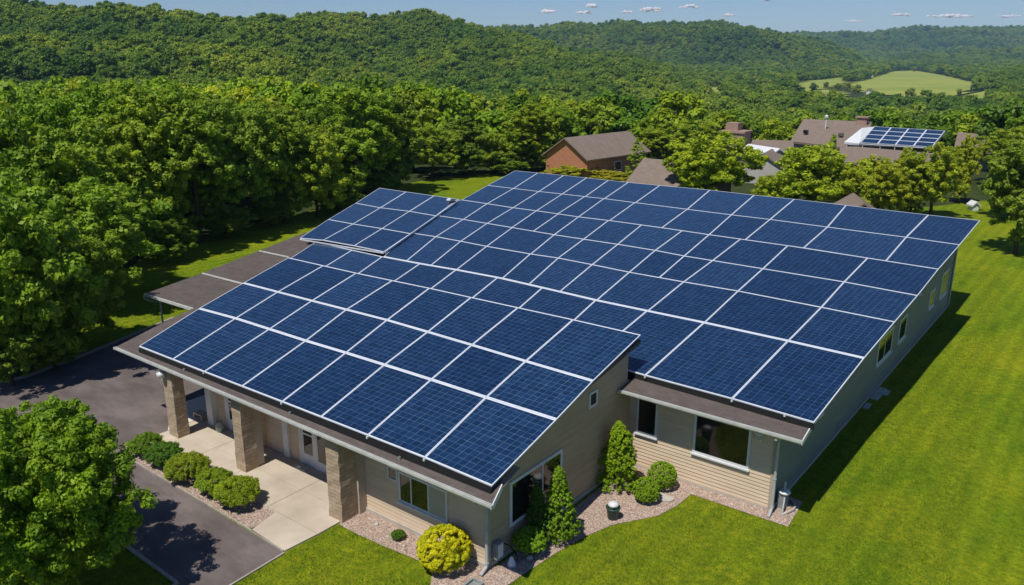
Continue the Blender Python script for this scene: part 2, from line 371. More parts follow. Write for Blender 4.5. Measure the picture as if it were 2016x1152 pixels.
BED2 = [(-21.55, 17.25), (-20.6, 17.25), (-19.3, 17.3), (-17.6, 17.45), (-16.7, 17.2), (-16.1, 16.4), (-15.8, 15.2), (-15.0, 15.0), (-14.7, 16.6), (-14.3, 18.3), (-14.15, 19.9), (-13.97, 21.4), (-13.75, 22.4),
        (-13.4, 23.5), (-12.85, 24.35), (-12.35, 25.1), (-12.1, 26.2), (-12.05, 27.35), (-8.15, 27.4), (-8.3, 29.5), (-9.0, 29.6), (-9.0, 28.3), (-15.2, 28.3), (-15.2, 18.8), (-21.5, 18.8)]
sheet('gravel_bed', BED2, .03, M['gravel'])

def inpoly(px, py, poly):
    px = np.asarray(px); py = np.asarray(py); ins = np.zeros(px.shape, bool); n = len(poly)
    for i in range(n):
        x1, y1 = poly[i][:2]; x2, y2 = poly[(i+1) % n][:2]
        c = ((y1 > py) != (y2 > py)) & (px < (x2-x1)*(py-y1)/((y2-y1)+1e-12)+x1); ins ^= c
    return ins
def setattr_rnd(me, vals):
    at = me.attributes.new('rnd', 'FLOAT', 'POINT'); at.data.foreach_set('value', np.asarray(vals, dtype=np.float32))
def fastmesh(name, V, nper, m, rnd=None, smooth=False):
    V = np.asarray(V, dtype=np.float32); n = len(V)//nper; me = bpy.data.meshes.new(name)
    me.vertices.add(len(V)); me.vertices.foreach_set('co', V.ravel())
    me.loops.add(len(V)); me.loops.foreach_set('vertex_index', np.arange(len(V), dtype=np.int32))
    me.polygons.add(n); me.polygons.foreach_set('loop_start', np.arange(0, len(V), nper, dtype=np.int32))
    me.materials.append(m)
    if smooth: me.polygons.foreach_set('use_smooth', np.ones(n, bool))
    me.update(calc_edges=True)
    if rnd is not None: setattr_rnd(me, np.repeat(rnd, nper))
    return me
# pebbles (octahedra) on the beds
def pebbles():
    for bed, n in ((BED1, 6500), (BED2, 20000)):
        b = np.array(bed); lo, hi = b.min(0), b.max(0)
        P = rng.uniform(lo, hi, (n*12, 2)); P = P[inpoly(P[:, 0], P[:, 1], bed)][:n]; n = len(P)
        s = rng.uniform(.012, .03, n)*rng.choice([1, 1, 1.4], n); a = rng.uniform(0, 6.28, n)
        O = np.array([(1, 0, 0), (0, 1, 0), (-1, 0, 0), (0, -1, 0), (0, 0, .7), (0, 0, -.7)], float)
        T = [(0, 1, 4), (1, 2, 4), (2, 3, 4), (3, 0, 4)]
        V = np.zeros((n, 4, 3, 3))
        for i, t in enumerate(T):
            for j, k in enumerate(t):
                x, y, z = O[k]; x *= 1.2
                V[:, i, j, 0] = P[:, 0] + s*(x*np.cos(a)-y*np.sin(a)); V[:, i, j, 1] = P[:, 1] + s*(x*np.sin(a)+y*np.cos(a)); V[:, i, j, 2] = .032 + s*z
        me = fastmesh('pebbles', V.reshape(-1, 3), 3, M['pebble'], np.repeat(rng.random(n), 4), False)
        o = bpy.data.objects.new('pebbles', me); COL.objects.link(o); tag(o, 'loose pinkish tan pebbles covering the planting bed', 'gravel', kind='stuff')
pebbles()
# grass blades over the nearer lawn
def grass():
    m = mat('grass_blades', (.09, .16, .015), .8, .15); a = N(m); at = a.n('ShaderNodeAttribute', attribute_name='rnd'); p = a.pos()
    c = a.ramp(at.outputs['Fac'], [(0, (.045, .10, .006)), (.45, (.12, .18, .008)), (.8, (.19, .24, .012)), (1, (.34, .33, .05))])
    c = a.mix(a.ramp(a.noise(.13, 4, .6, p), [(.42, (0, 0, 0)), (.7, (.6, .6, .6))]), c, (.175, .205, .022))
    a.col(c)
    n = 430000; lat = rng.uniform(-.62, .63, n); d = 19/np.sqrt(rng.uniform((19/62.)**2, 1, n)); d = 17+ (rng.random(n)**1.5)*48
    m0 = n//7; d[:m0] = rng.uniform(2, 18, m0); lat[:m0] = rng.uniform(-16, 16, m0)/d[:m0]
    L = lat*d; X = L*RT[0]+d*FW[0]; Y = L*RT[1]+d*FW[1]
    ok = inpoly(X, Y, LP)
    for pl in (ASPH, BED2, BED1, [(-37, 16.3), (-21.5, 16.3), (-21.5, 21), (-37, 21)], [(-24.2, 14.85), (-21.55, 14.85), (-21.55, 17.3), (-24.2, 17.3)], [(-37, 18.6), (-15.4, 18.6), (-15.4, 28), (-9.1, 28), (-9.1, 62), (-46, 62)]): ok &= ~inpoly(X, Y, pl)
    X, Y = X[ok], Y[ok]; n = len(X)
    cl = .5+.5*np.sin(X*1.7+np.sin(Y*1.3)*2)*np.sin(Y*1.1+np.cos(X*.9)*2)
    h = rng.uniform(.035, .10, n)*(.55+.8*cl); wd = rng.uniform(.008, .02, n); q = rng.uniform(0, 6.28, n); lx = rng.normal(0, .03, n); ly = rng.normal(0, .03, n)
    V = np.zeros((n, 3, 3)); V[:, 0] = np.stack([X-wd*np.cos(q), Y-wd*np.sin(q), np.full(n, .004)], 1); V[:, 1] = np.stack([X+wd*np.cos(q), Y+wd*np.sin(q), np.full(n, .004)], 1)
    V[:, 2] = np.stack([X+lx, Y+ly, h], 1)
    me = fastmesh('grass', V.reshape(-1, 3), 3, m, np.clip(rng.random(n)*.7+.3*cl, 0, 1))
    o = bpy.data.objects.new('grass', me); COL.objects.link(o); tag(o, 'short mown green grass blades on the lawn', 'grass', kind='stuff')
grass()

# ------------------------------------------------------------------ solar arrays
def nrm(deg): return np.array([0, -math.sin(R(deg)), math.cos(R(deg))])
A1P, A1N = onz(968, 957, 4.0), nrm(9)
A2P, A2N = onz(1603, 832, 4.2), nrm(6)
A3P, A3N = A2P + np.array([0, 0, .17]), A2N
def z1(x, y): return A1P[2] + (y-A1P[1])*math.tan(R(9))
def z2(x, y): return A2P[2] + (y-A2P[1])*math.tan(R(6))
GAP = .26
ORD = ['first', 'second', 'third', 'fourth', 'fifth', 'sixth', 'seventh', 'eighth', 'ninth', 'tenth', 'eleventh', 'twelfth', 'thirteenth']
def lerp(L, x):
    xs = [p[0] for p in L]; ys = [p[1] for p in L]
    if x < xs[0]: return ys[0] + (ys[1]-ys[0])*(x-xs[0])/(xs[1]-xs[0])
    if x > xs[-1]: return ys[-1] + (ys[-1]-ys[-2])*(x-xs[-1])/(xs[-1]-xs[-2])
    return float(np.interp(x, xs, ys))
def panel(q, n, label, group, wb, wt, ws, dip):
    # q: bl, br, tr, tl on the plane; frame ring + recessed cells
    q = [np.array(p) for p in q]; c = sum(q)/4
    root = thing('solar_panel', c, label, 'solar panel', group)
    ex = q[1]-q[0]; ex /= np.linalg.norm(ex); ey = np.cross(n, ex)
    g = .006
    L = [((p-c) @ ex, (p-c) @ ey) for p in q]
    def inset(L, b, r, t, l):
        # offset each side inward
        W = [b, r, t, l]; ln = []
        for i in range(4):
            p0 = np.array(L[i]); p1 = np.array(L[(i+1) % 4]); dv = p1-p0; dv /= np.linalg.norm(dv); nn = np.array([-dv[1], dv[0]])
            ln.append((p0+nn*W[i], dv))
        out = []
        for i in range(4):
            (p, d1), (r0, d2) = ln[i-1], ln[i]; A = np.array([d1, -d2]).T; t_ = np.linalg.solve(A, r0-p); out.append(tuple(p+d1*t_[0]))
        return out
    O = inset(L, g, g, g, g); I = inset(L, wb, ws, wt, ws)
    tl = float(np.random.default_rng(int(abs(c[0]*97+c[1]*31))).normal(0, .0015))
    def P(l, h): return c + ex*l[0] + ey*l[1] + n*(h + dip) 
    vs = [P(l, 0) for l in O] + [P(l, 0) for l in I] + [P(l, -.045) for l in O] + [P(l, -.008) for l in I]
    fs = []
    for i in range(4):
        j = (i+1) % 4; fs += [(i, j, 4+j, 4+i), (8+i, 8+j, j, i), (4+i, 4+j, 12+j, 12+i)]
    fs.append((11, 10, 9, 8))
    mk('frame', vs, fs, M['frame'], root)
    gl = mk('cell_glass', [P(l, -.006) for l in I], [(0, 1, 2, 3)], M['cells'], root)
    uvl = gl.data.uv_layers.new(name='UVMap'); off = (c[0]*3.7 % 5, c[1]*2.3 % 5)
    mx = I[0][0]; my = I[0][1]
    for i, l in enumerate(I): uvl.data[i].uv = (l[0]-mx + int(off[0])*2.9, l[1]-my + int(off[1])*2.9)
    return root
def rowpanels(lo, hi, lxs, hxs, P, n, rowname, arr, group, wb, wt, ws, lo_pts=None):
    for i in range(len(lxs)-1):
        bl, br = (lxs[i], lerp(lo, lxs[i])), (lxs[i+1], lerp(lo, lxs[i+1]))
        if lo_pts and i in lo_pts: bl, br = lo_pts[i]
        tl, tr = (hxs[i], lerp(hi, hxs[i])), (hxs[i+1], lerp(hi, hxs[i+1]))
        q = [onpl(*p, P, n) for p in (bl, br, tr, tl)]
        panel(q, n, '%s solar panel from the left in the %s %s' % (ORD[i], rowname, arr), group, wb, wt, ws, 0)
L0 = [(273, 682), (968, 957)]; L0 = [(273, 682), (401, 732), (554, 791), (723, 857), (835, 901), (968, 957)]
L1 = [(392, 607), (466, 627), (600, 670), (700, 700), (849, 747), (957, 782), (1096, 826)]
L2 = [(479, 557), (614, 592), (762, 630), (841, 653), (929, 679), (1035, 711), (1168, 750)]
L3 = [(568, 507), (701, 537), (847, 567), (928, 585), (1020, 605), (1130, 629), (1262, 659)]
g1 = 'solar panels on the front wing roof'; g2 = 'solar panels on the main roof'; g3 = 'solar panels of the small raised array'
X0 = [273, 339, 401, 475.5, 554.5, 631, 723.6, 835.5, 968]; X1 = [392, 464, 530.5, 602, 681, 757, 849, 957, 1096]
X2 = [479, 547, 614, 682, 762, 842, 929, 1035, 1168]; X3 = [568, 637, 702, 773, 846, 928, 1020.5, 1129, 1262]
rowpanels(L0, L1, X0, X1, A1P, A1N, 'eave row', 'on the front wing roof', g1, .07, .09, .046)
rowpanels(L1, L2, X1, X2, A1P, A1N, 'middle row', 'on the front wing roof', g1, .08, .08, .046)
rowpanels(L2, L3, X2, X3, A1P, A1N, 'top row', 'on the front wing roof', g1, .08, .08, .046)
L4 = [(622, 476), (753, 505), (827, 519), (898, 531), (989, 548), (1080, 569), (1174, 591), (1275, 612), (1387, 635), (1552, 671), (1702, 705)]
P0 = [(1160, 707), (1205, 720), (1270, 739), (1441, 785), (1603, 832)]
M1 = [(806, 458), (858, 466), (907, 475), (958, 485), (1044, 500), (1099, 508), (1166, 521), (1239, 536), (1346, 555), (1453, 573), (1617, 605), (1762, 634)]
M2 = [(858, 424), (912, 432), (1008, 448), (1090, 462), (1149, 471), (1216, 481), (1290, 493), (1347, 504), (1403, 513), (1502, 529), (1662, 555), (1807, 582)]
M3 = [(905, 393), (959, 401), (1010, 409), (1056, 415), (1139, 427), (1198, 434), (1301, 448), (1396, 462), (1467, 472), (1582, 488), (1708, 508), (1848, 530)]
M4 = [(960, 365), (1011, 371), (1061, 377), (1108, 382), (1151, 387), (1189, 391), (1251, 399), (1353, 412), (1440, 423), (1516, 432), (1629, 447), (1784, 467), (1890, 482)]
M5 = [(1014, 336), (1110, 345), (1155, 350), (1237, 359), (1299, 365), (1398, 374), (1485, 384), (1564, 392), (1666, 404), (1828, 423), (1930, 434)]
L4x = [622, 694, 753, 827, 898, 980, 1068, 1173, 1274, 1386.5, 1551.5, 1702]
L3b = [(568, 512), (1262, 672)]
lowx = [568, 637, 702, 773, 846, 928, 1020.5, 1129, 1160, 1270, 1441, 1603]
lp = {}
for i in range(8): lp[i] = ((lowx[i]-6, lerp(L3, lowx[i])+8), (lowx[i+1]-6 if i < 7 else 1215, (lerp(L3, lowx[i+1])+8) if i < 7 else 661))
rowpanels(P0, L4, lowx, L4x, A2P, A2N, 'lowest row', 'on the main roof', g2, .07, .10, .046, lp)
rowpanels(L4, M1, [755, 800, 848, 898.5, 989, 1041, 1102, 1174.5, 1275.5, 1387, 1552, 1702], [806, 858, 907, 958, 1044, 1099, 1166, 1239, 1346, 1453, 1617, 1762], A2P, A2N, 'second row up', 'on the main roof', g2, .10, .048, .042)
rowpanels(M1, M2, [806, 858, 907, 958, 1045, 1099, 1166, 1239, 1298, 1346, 1453, 1617, 1762], [858, 912, 959, 1008.6, 1091, 1149, 1216, 1290, 1347, 1403, 1502, 1662, 1807], A2P, A2N, 'third row up', 'on the main roof', g2, .055, .048, .042)
rowpanels(M2, M3, [858, 912, 959, 1008, 1050, 1091, 1149, 1216, 1290, 1347, 1403, 1502, 1662, 1807], [907, 959, 1010, 1056, 1099, 1139, 1198, 1263, 1343, 1396, 1458, 1551, 1708, 1848], A2P, A2N, 'fourth row up', 'on the main roof', g2, .055, .048, .042)
rowpanels(M3, M4, [909, 959, 1010, 1056, 1098, 1139, 1200, 1303, 1396, 1467, 1582, 1744, 1848], [960, 1011, 1061, 1107, 1151, 1189, 1250, 1353, 1440, 1516, 1629, 1784, 1890], A2P, A2N, 'fifth row up', 'on the main roof', g2, .055, .048, .042)
rowpanels(M4, M5, [960, 1011, 1061, 1107, 1152, 1190, 1251, 1353, 1440, 1516, 1629, 1784, 1890], [1014, 1059, 1110, 1155, 1198, 1237, 1299, 1398, 1485, 1564, 1666, 1828, 1930], A2P, A2N, 'topmost row', 'on the main roof', g2, .048, .055, .046)
B0 = [(590, 469), (636, 473), (697, 484), (755, 496)]; B1 = [(646, 432), (695, 441), (752, 450), (808, 460)]; B2 = [(700, 400), (749, 409), (806, 416), (858, 425)]; B3 = [(747, 370), (800, 377.5), (855, 385.4), (902, 392)]
sa = 'of the small raised array'
rowpanels(B0, B1, [p[0] for p in B0], [p[0] for p in B1], A3P, A3N, 'lowest row', sa, g3, .08, .048, .042)
rowpanels(B1, B2, [p[0] for p in B1], [p[0] for p in B2], A3P, A3N, 'middle row', sa, g3, .055, .048, .042)
rowpanels(B2, B3, [p[0] for p in B2], [p[0] for p in B3], A3P, A3N, 'top row', sa, g3, .055, .06, .05)

# ------------------------------------------------------------------ the house
house = thing('house', (-22, 30, 0), 'long tan sided house covered with blue solar panels', 'house')
r1 = lambda x, y: z1(x, y)-GAP
r2 = lambda x, y: z2(x, y)-GAP
RD = 56.4
def slab(poly, top, th): mb = MB(); mb.prism(poly, lambda x, y: top(x, y)-th, top); return mb
ROOF1 = [(-36.9, 17.2), (-14.05, 17.2), (-14.4, 18.1), (-15.3, 19.0), (-15.33, 28.65), (-38.0, 28.65), (-37.3, 20.0)]
slab(ROOF1, r1, .16).build('roof', M['shingle'], house)
ROOF2 = [(-15.3, 27.0), (-7.86, 27.0), (-7.95, 28.3), (-9.0, 29.3), (-9.0, RD), (-42.7, RD), (-40.2, 45.8), (-48.6, 45.8), (-43.7, 33.5), (-41.2, 28.75), (-15.3, 28.75)]
slab(ROOF2, r2, .16).build('roof', M['shingle'], house)
zb = lambda x, y: r2(0, RD) - (y-RD)*.15
slab([(-41.5, RD+.01), (-8.25, RD+.01), (-8.3, 62.9), (-41.5, 62.9)], zb, .16).build('roof', M['shingle'], house)
# siding walls (lapped boards)
def lapwall(fixed, u0, u1, z0, ztop, axis, out, course=.155, m=None, name='wall'):
    """boards on plane axis=fixed; ztop: number or function(u); out=+-1 outward"""
    mb = MB(); zt = ztop if callable(ztop) else (lambda u: ztop)
    z = z0
    zmax = max(zt(u0), zt(u1))
    while z < zmax-.01:
        a, b = u0, u1; zz = min(z+course, zmax)
        if callable(ztop):
            ks = [u for u in np.linspace(u0, u1, 200) if zt(u) >= z+course*.5]
            if not ks: break
            a, b = min(ks), max(ks)
        o1, o2 = .03*out, .004*out
        def P(u, o, zq): return (u, fixed+o, zq) if axis == 'y' else (fixed+o, u, zq)
        q = [P(a, o1, z), P(b, o1, z), P(b, o2, zz), P(a, o2, zz)]
        q2 = [P(a, 0, z), P(b, 0, z)]
        flip = (axis == 'y' and out > 0) or (axis == 'x' and out < 0)
        fs = [(0, 1, 2, 3), (4, 5, 1, 0)]
        if flip: fs = [f[::-1] for f in fs]
        mb.add(q+q2, fs); z += course
    # solid backing behind
    def P(u, o, zq): return (u, fixed+o, zq) if axis == 'y' else (fixed+o, u, zq)
    vs = [P(u0, 0, z0-.1), P(u1, 0, z0-.1), P(u1, 0, zt(u1)), P(u0, 0, zt(u0)), P(u0, -.2*out, z0-.1), P(u1, -.2*out, z0-.1), P(u1, -.2*out, zt(u1)), P(u0, -.2*out, zt(u0))]
    mb.add(vs, [(0, 1, 2, 3), (7, 6, 5, 4), (0, 4, 5, 1), (3, 2, 6, 7), (0, 3, 7, 4), (1, 5, 6, 2)])
    return mb.build(name, m or M['siding'], house)
t1 = lambda y: r1(0, y)-.17
t2 = lambda y: r2(0, y)-.17
# front wing
lapwall(18.6, -21.5, -15.4, .22, t1(18.6), 'y', -1)
lapwall(-15.4, 18.6, 27.75, .22, t1, 'x', 1, m=M['siding_shaded'])
lapwall(19.5, -33.0, -21.5, .08, t1(19.5), 'y', -1)
lapwall(-33.0, 19.5, 27.7, .1, t1, 'x', -1)
lapwall(-15.4, 27.76, 28.07, .22, t2(27.8)-.02, 'x', 1, m=M['siding_shaded'])
lapwall(27.72, -37.2, -15.6, 2.0, t1(27.72), 'y', 1)
# main block
lapwall(28.07, -15.65, -9.1, .15, t2(28.07), 'y', -1)
def topx(y): return t2(y) if y < RD else zb(0, y)-.17
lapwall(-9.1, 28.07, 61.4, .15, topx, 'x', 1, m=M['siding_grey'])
lapwall(61.4, -37, -9.1, .15, topx(61.4), 'y', 1)
lapwall(-37.2, 28.6, 61.4, .15, topx, 'x', -1)
lapwall(-45.8, 38.5, 45.4, .15, t2, 'x', -1)
lapwall(45.4, -45.8, -37.2, .15, t2(45.4), 'y', 1)
lapwall(34.6, -41.0, -37.2, .15, t2(34.6), 'y', -1)
# foundations
mb = MB(); mb.box(-21.5, -15.37, 18.5, 18.7, 0, .2); mb.box(-15.5, -15.34, 18.72, 28.0, 0, .2); mb.box(-15.4, -9.06, 28.02, 28.2, 0, .13); mb.box(-9.25, -9.04, 28.2, 61.4, 0, .13)
mb.build('foundation', M['found'], house)
# corner boards
mb = MB(); mb.box(-15.47, -15.34, 18.54, 18.67, .2, t1(18.6)-.01); mb.box(-9.18, -9.04, 28.01, 28.13, .13, t2(28.0)-.02); mb.box(-9.16, -9.05, 61.3, 61.45, .13, topx(61.4)-.02)
mb.build('corner_board', M['trimtan'], house)
# soffits
mb = MB(); mb.prism([(-36.7, 17.3), (-14.3, 17.3), (-14.55, 19.3), (-36.9, 19.3)], lambda x, y: r1(x, y)-.19, lambda x, y: r1(x, y)-.165)
mb.prism([(-15.2, 27.1), (-8.0, 27.1), (-8.0, 28.05), (-15.2, 28.05)], lambda x, y: r2(x, y)-.19, lambda x, y: r2(x, y)-.165)
mb.build('soffit', M['soffit'], house)
# gutters: open troughs along the eaves, closed ends
def gutter(xa, xb, y, z, parent=house):
    mb = MB(); prof = [(0, .02), (0, -.12), (-.08, -.125), (-.125, -.07), (-.135, .03), (-.12, .03), (-.11, -.06), (-.075, -.10), (-.015, -.10), (-.015, .02)]
    n = len(prof); vs = [(xa, y+a, z+b) for a, b in prof] + [(xb, y+a, z+b) for a, b in prof]
    mb.add(vs, [(i, (i+1) % n, n+(i+1) % n, n+i) for i in range(n)])
    for x in (xa, xb): mb.prism([(x-.012, y-.13), (x+.012, y-.13), (x+.012, y), (x-.012, y)], z-.115, z+.022)
    return mb.build('gutter', M['gutter'], parent)
gutter(-36.95, -14.0, 17.195, r1(0, 17.2)-.03)
gutter(-15.3, -7.82, 26.995, r2(0, 27)-.03)
# rake trim boards along the sloping sides of the roofs
def rake(pts, f, th=.2, wd=.04):
    mb = MB()
    for (xa, ya), (xb, yb) in zip(pts[:-1], pts[1:]):
        mb.prism([(xa, ya), (xa+wd, ya), (xb+wd, yb), (xb, yb)], lambda x, y: f(x, y)-th, lambda x, y: f(x, y)+.012)
    return mb.build('rake_board', M['white'], house)
rake([(-14.05, 17.2), (-14.4, 18.1)], r1)
rake([(-7.86, 27.0), (-7.95, 28.3)], r2)
# mounting rails under the panels
mb = MB()
def railp(px0, px1, P, n, off=-.11, sz=.05):
    a = onpl(*px0, P, n); b = onpl(*px1, P, n); a = a + n*off; b = b + n*off
    v = b-a; v = v/np.linalg.norm(v); s = np.cross(n, v)*sz
    vs = []
    for e in (a, b):
        vs += [e - s - n*.05, e + s - n*.05, e + s + n*.05, e - s + n*.05]
    mb.add(vs, [(0, 1, 5, 4), (1, 2, 6, 5), (2, 3, 7, 6), (3, 0, 4, 7), (3, 2, 1, 0), (4, 5, 6, 7)])
for (a, b) in (((285, 679), (962, 948)), ((392, 612), (1088, 826)), ((479, 562), (1158, 750)), ((560, 515), (1240, 660))): railp(a, b, A1P, A1N)
for (a, b) in (((1225, 722), (1600, 824)), ((760, 496), (1695, 705)), ((860, 470), (1755, 636)), ((915, 436), (1800, 583)), ((965, 405), (1842, 531)), ((1010, 374), (1884, 483)), ((1030, 342), (1915, 436))): railp(a, b, A2P, A2N)
for (a, b) in (((600, 466), (750, 490)), ((745, 376), (895, 396))): railp(a, b, A3P, A3N)
mb.build('mounting_rail', M['black'], house)
def shade_and_trim(p0, p1, P, n, top, m, dep, inset, nm='shade_and_trim_strip', slant=0.0):  # black strips are painted shadow under the panel edges, the white one trim
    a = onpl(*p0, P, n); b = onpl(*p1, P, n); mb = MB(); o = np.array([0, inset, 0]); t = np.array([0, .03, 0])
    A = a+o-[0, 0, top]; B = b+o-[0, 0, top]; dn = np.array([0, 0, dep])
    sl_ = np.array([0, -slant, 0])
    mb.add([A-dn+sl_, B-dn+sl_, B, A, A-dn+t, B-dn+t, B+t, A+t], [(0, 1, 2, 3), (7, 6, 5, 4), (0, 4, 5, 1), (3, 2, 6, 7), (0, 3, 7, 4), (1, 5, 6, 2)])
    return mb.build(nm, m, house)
shade_and_trim((273, 682), (401, 732), A1P, A1N, .05, M['dark'], .235, .02, slant=.07)
shade_and_trim((401, 732), (968, 957), A1P, A1N, .05, M['dark'], .235, .02, slant=.07)
shade_and_trim((1200, 718.5), (1603, 832), A2P, A2N, .05, M['dark'], .235, .02, slant=.07)
shade_and_trim((590, 469), (755, 496), A3P, A3N, .05, M['frame'], .08, .0)
# small feet + clamps along the eave edge of the arrays
for px, py, P, n in ((401, 733, A1P, A1N), (554, 793, A1P, A1N), (723, 860, A1P, A1N), (835, 904, A1P, A1N), (1270, 741, A2P, A2N), (1441, 788, A2P, A2N), (1545, 817, A2P, A2N)):
    q = onpl(px, py, P, n); mb = MB(); mb.box(q[0]-.035, q[0]+.035, q[1]-.03, q[1]+.04, q[2]-.07, q[2]+.012)
    mb.build('clamp', M['gutter'], house)
# windows
def window(x0, x1, z0, z1, fixed, axis, parent=house, fr=.085, mull=(), hbar=(), blind=None, sill=True, proud=.05, label=None, name='window'):
    out = -1 if axis == 'y' else 1
    def bx(mb, u0, u1, za, zb_, o0, o1):
        lo, hi = sorted((fixed+out*o0, fixed+out*o1))
        if axis == 'y': mb.box(u0, u1, lo, hi, za, zb_)
        else: mb.box(lo, hi, u0, u1, za, zb_)
    mb = MB(); bx(mb, x0, x1, z1-fr, z1, 0, proud); bx(mb, x0, x1, z0, z0+fr, 0, proud)
    bx(mb, x0, x0+fr, z0+fr, z1-fr, 0, proud); bx(mb, x1-fr, x1, z0+fr, z1-fr, 0, proud)
    for u in mull: bx(mb, u-fr*.35, u+fr*.35, z0+fr, z1-fr, 0, proud-.008)
    for (ua, ub, h) in hbar: bx(mb, ua, ub, h-.03, h+.03, 0, proud-.012)
    wd = mb.build(name, M['white'], parent)
    if label: wd['label'] = label
    edges = [x0+fr] + list(mull) + [x1-fr]
    for i in range(len(edges)-1):
        if blind is not None and i in blind:
            pb = MB(); bx(pb, edges[i], edges[i+1], z0+fr, z1-fr, .0, .034); o = pb.build('blind', M['blind'], wd)
        else:
            pb = MB(); bx(pb, edges[i], edges[i+1], z0+fr, z1-fr, .0, .030); o = pb.build('pane', M['pane'], wd)
    if sill: sb = MB(); bx(sb, x0-.05, x1+.05, z0-.07, z0-.002, 0, proud+.06); sb.build('sill', M['white'], wd)
    return wd
window(-20.15, -19.62, 1.86, 2.42, 18.58, 'y', fr=.07, sill=False)
window(-19.58, -17.18, 1.14, 2.38, 18.58, 'y', mull=(-18.95, -18.1), blind={2})
window(-15.02, -14.05, 1.62, 3.28, 28.05, 'y', fr=.09)
window(-12.42, -10.06, 1.50, 3.24, 28.05, 'y', fr=.10, label='wide white framed picture window')
window(19.75, 22.95, 1.05, 2.80, -15.38, 'x', mull=(21.7,), fr=.12, sill=False)
window(24.75, 25.35, 3.75, 4.4, -15.38, 'x', fr=.09, sill=False)
window(42.3, 45.2, 1.55, 2.98, -9.08, 'x', mull=(43.7,), fr=.1)
window(46.7, 48.3, 1.55, 2.9, -9.08, 'x', fr=.09)
window(54.3, 55.6, 1.6, 2.75, -9.08, 'x', fr=.09)
window(57.6, 59.6, 1.5, 3.2, -9.08, 'x', fr=.10, mull=(58.6,))
window(32.4, 33.5, 2.2, 3.3, -9.08, 'x', fr=.09)
# porch wall openings
def door(x0, x1, z0, z1, y, pale=True):
    mb = MB(); fr = .12; mb.box(x0, x1, y-.06, y, z1-fr, z1); mb.box(x0, x0+fr, y-.06, y, z0, z1-fr); mb.box(x1-fr, x1, y-.06, y, z0, z1-fr)
    d = mb.build('door', M['white'], house)
    s = MB(); st = .16; s.box(x0+fr, x1-fr, y-.04, y-.001, z0, z0+.55); s.box(x0+fr, x0+fr+st, y-.04, y-.001, z0+.55, z1-fr); s.box(x1-fr-st, x1-fr, y-.04, y-.001, z0+.55, z1-fr)
    s.box(x0+fr+st, x1-fr-st, y-.04, y-.001, z1-fr-.16, z1-fr); s.box(x0+fr+st, x1-fr-st, y-.038, y-.001, z0+1.42, z0+1.5); s.build('door_leaf', M['white'], d)
    g = MB(); g.box(x0+fr+st, x1-fr-st, y-.022, y-.003, z0+.55, z0+1.42); g.box(x0+fr+st, x1-fr-st, y-.022, y-.003, z0+1.5, z1-fr-.16); g.build('pane', M['pane'], d)
    h = MB(); h.tube([(x1-fr-.09, y-.04, z0+1.02), (x1-fr-.09, y-.085, z0+1.02), (x1-fr-.2, y-.085, z0+1.02)], .014, 6); h.build('handle', M['gutter'], d)
    return d
door(-26.5, -25.35, .08, 2.5, 19.47)
def sidelight(x0, x1, y):
    mb = MB(); mb.box(x0, x1, y-.05, y, 2.38, 2.5); mb.box(x0, x1, y-.05, y, .08, .5); mb.box(x0, x0+.06, y-.05, y, .5, 2.38); mb.box(x1-.08, x1, y-.05, y, .5, 2.38)
    d = mb.build('window', M['white'], house); p = MB(); p.box(x0+.06, x1-.08, y-.03, y-.003, .5, 2.38); p.build('pane', M['pane'], d)
sidelight(-25.345, -24.2, 19.47); sidelight(-24.19, -22.6, 19.47)
door(-31.9, -30.6, .08, 2.45, 19.47)
sidelight(-30.59, -29.4, 19.47)
mb = MB(); mb.box(-27.55, -27.2, 19.36, 19.47, .07, t1(19.4)); mb.build('post_trim', M['white'], house); mb = MB(); mb.box(-33.05, -32.6, 19.15, 19.5, .07, t1(19.3)); mb.build('post_trim', M['white'], house)
mb = MB(); mb.box(-29.1, -28.95, 18.9, 19.48, .07, t1(18.9)-.02); mb.build('wall', M['siding'], house)
# stone piers
def pier(x0, x1, y0, y1, ztop):
    mb = MB(); n = 14; rg = np.random.default_rng(int(abs(x0*10)))
    rings = []
    for i in range(n+1):
        z = PZ-.06 + (ztop-PZ+.06)*i/n; k = .02*(1-i/n)
        j = rg.normal(0, .009, 8)
        pts = [(x0-k+j[0], y0-k+j[1]), ((x0+x1)/2, y0-k+j[2]), (x1+k+j[3], y0-k+j[4]), (x1+k+j[5], (y0+y1)/2), (x1+k+j[6], y1+k), ((x0+x1)/2, y1+k), (x0-k+j[7], y1+k), (x0-k, (y0+y1)/2)]
        rings.append([(a, b, z) for a, b in pts])
    vs = sum(rings, []); fs = []
    for i in range(n):
        for k in range(8): fs.append((i*8+k, i*8+(k+1) % 8, (i+1)*8+(k+1) % 8, (i+1)*8+k))
    mb.add(vs, fs); return mb.build('pillar', M['stonepier'], house)
pier(-33.45, -32.75, 17.45, 18.0, r1(0, 17.5)-.17)
pier(-28.2, -27.6, 17.45, 18.05, r1(0, 17.5)-.17)
pier(-22.2, -21.5, 17.4, 18.2, r1(0, 17.4)-.17)
mb = MB(); mb.box(-28.05, -27.65, 18.08, 18.42, .07, t1(18.2)); mb.box(-21.95, -21.52, 18.2, 19.5, .07, t1(18.2)); mb.box(-21.54, -21.4, 18.2, 18.62, .0, t1(18.2)); mb.build('wall', M['trimtan'], house)
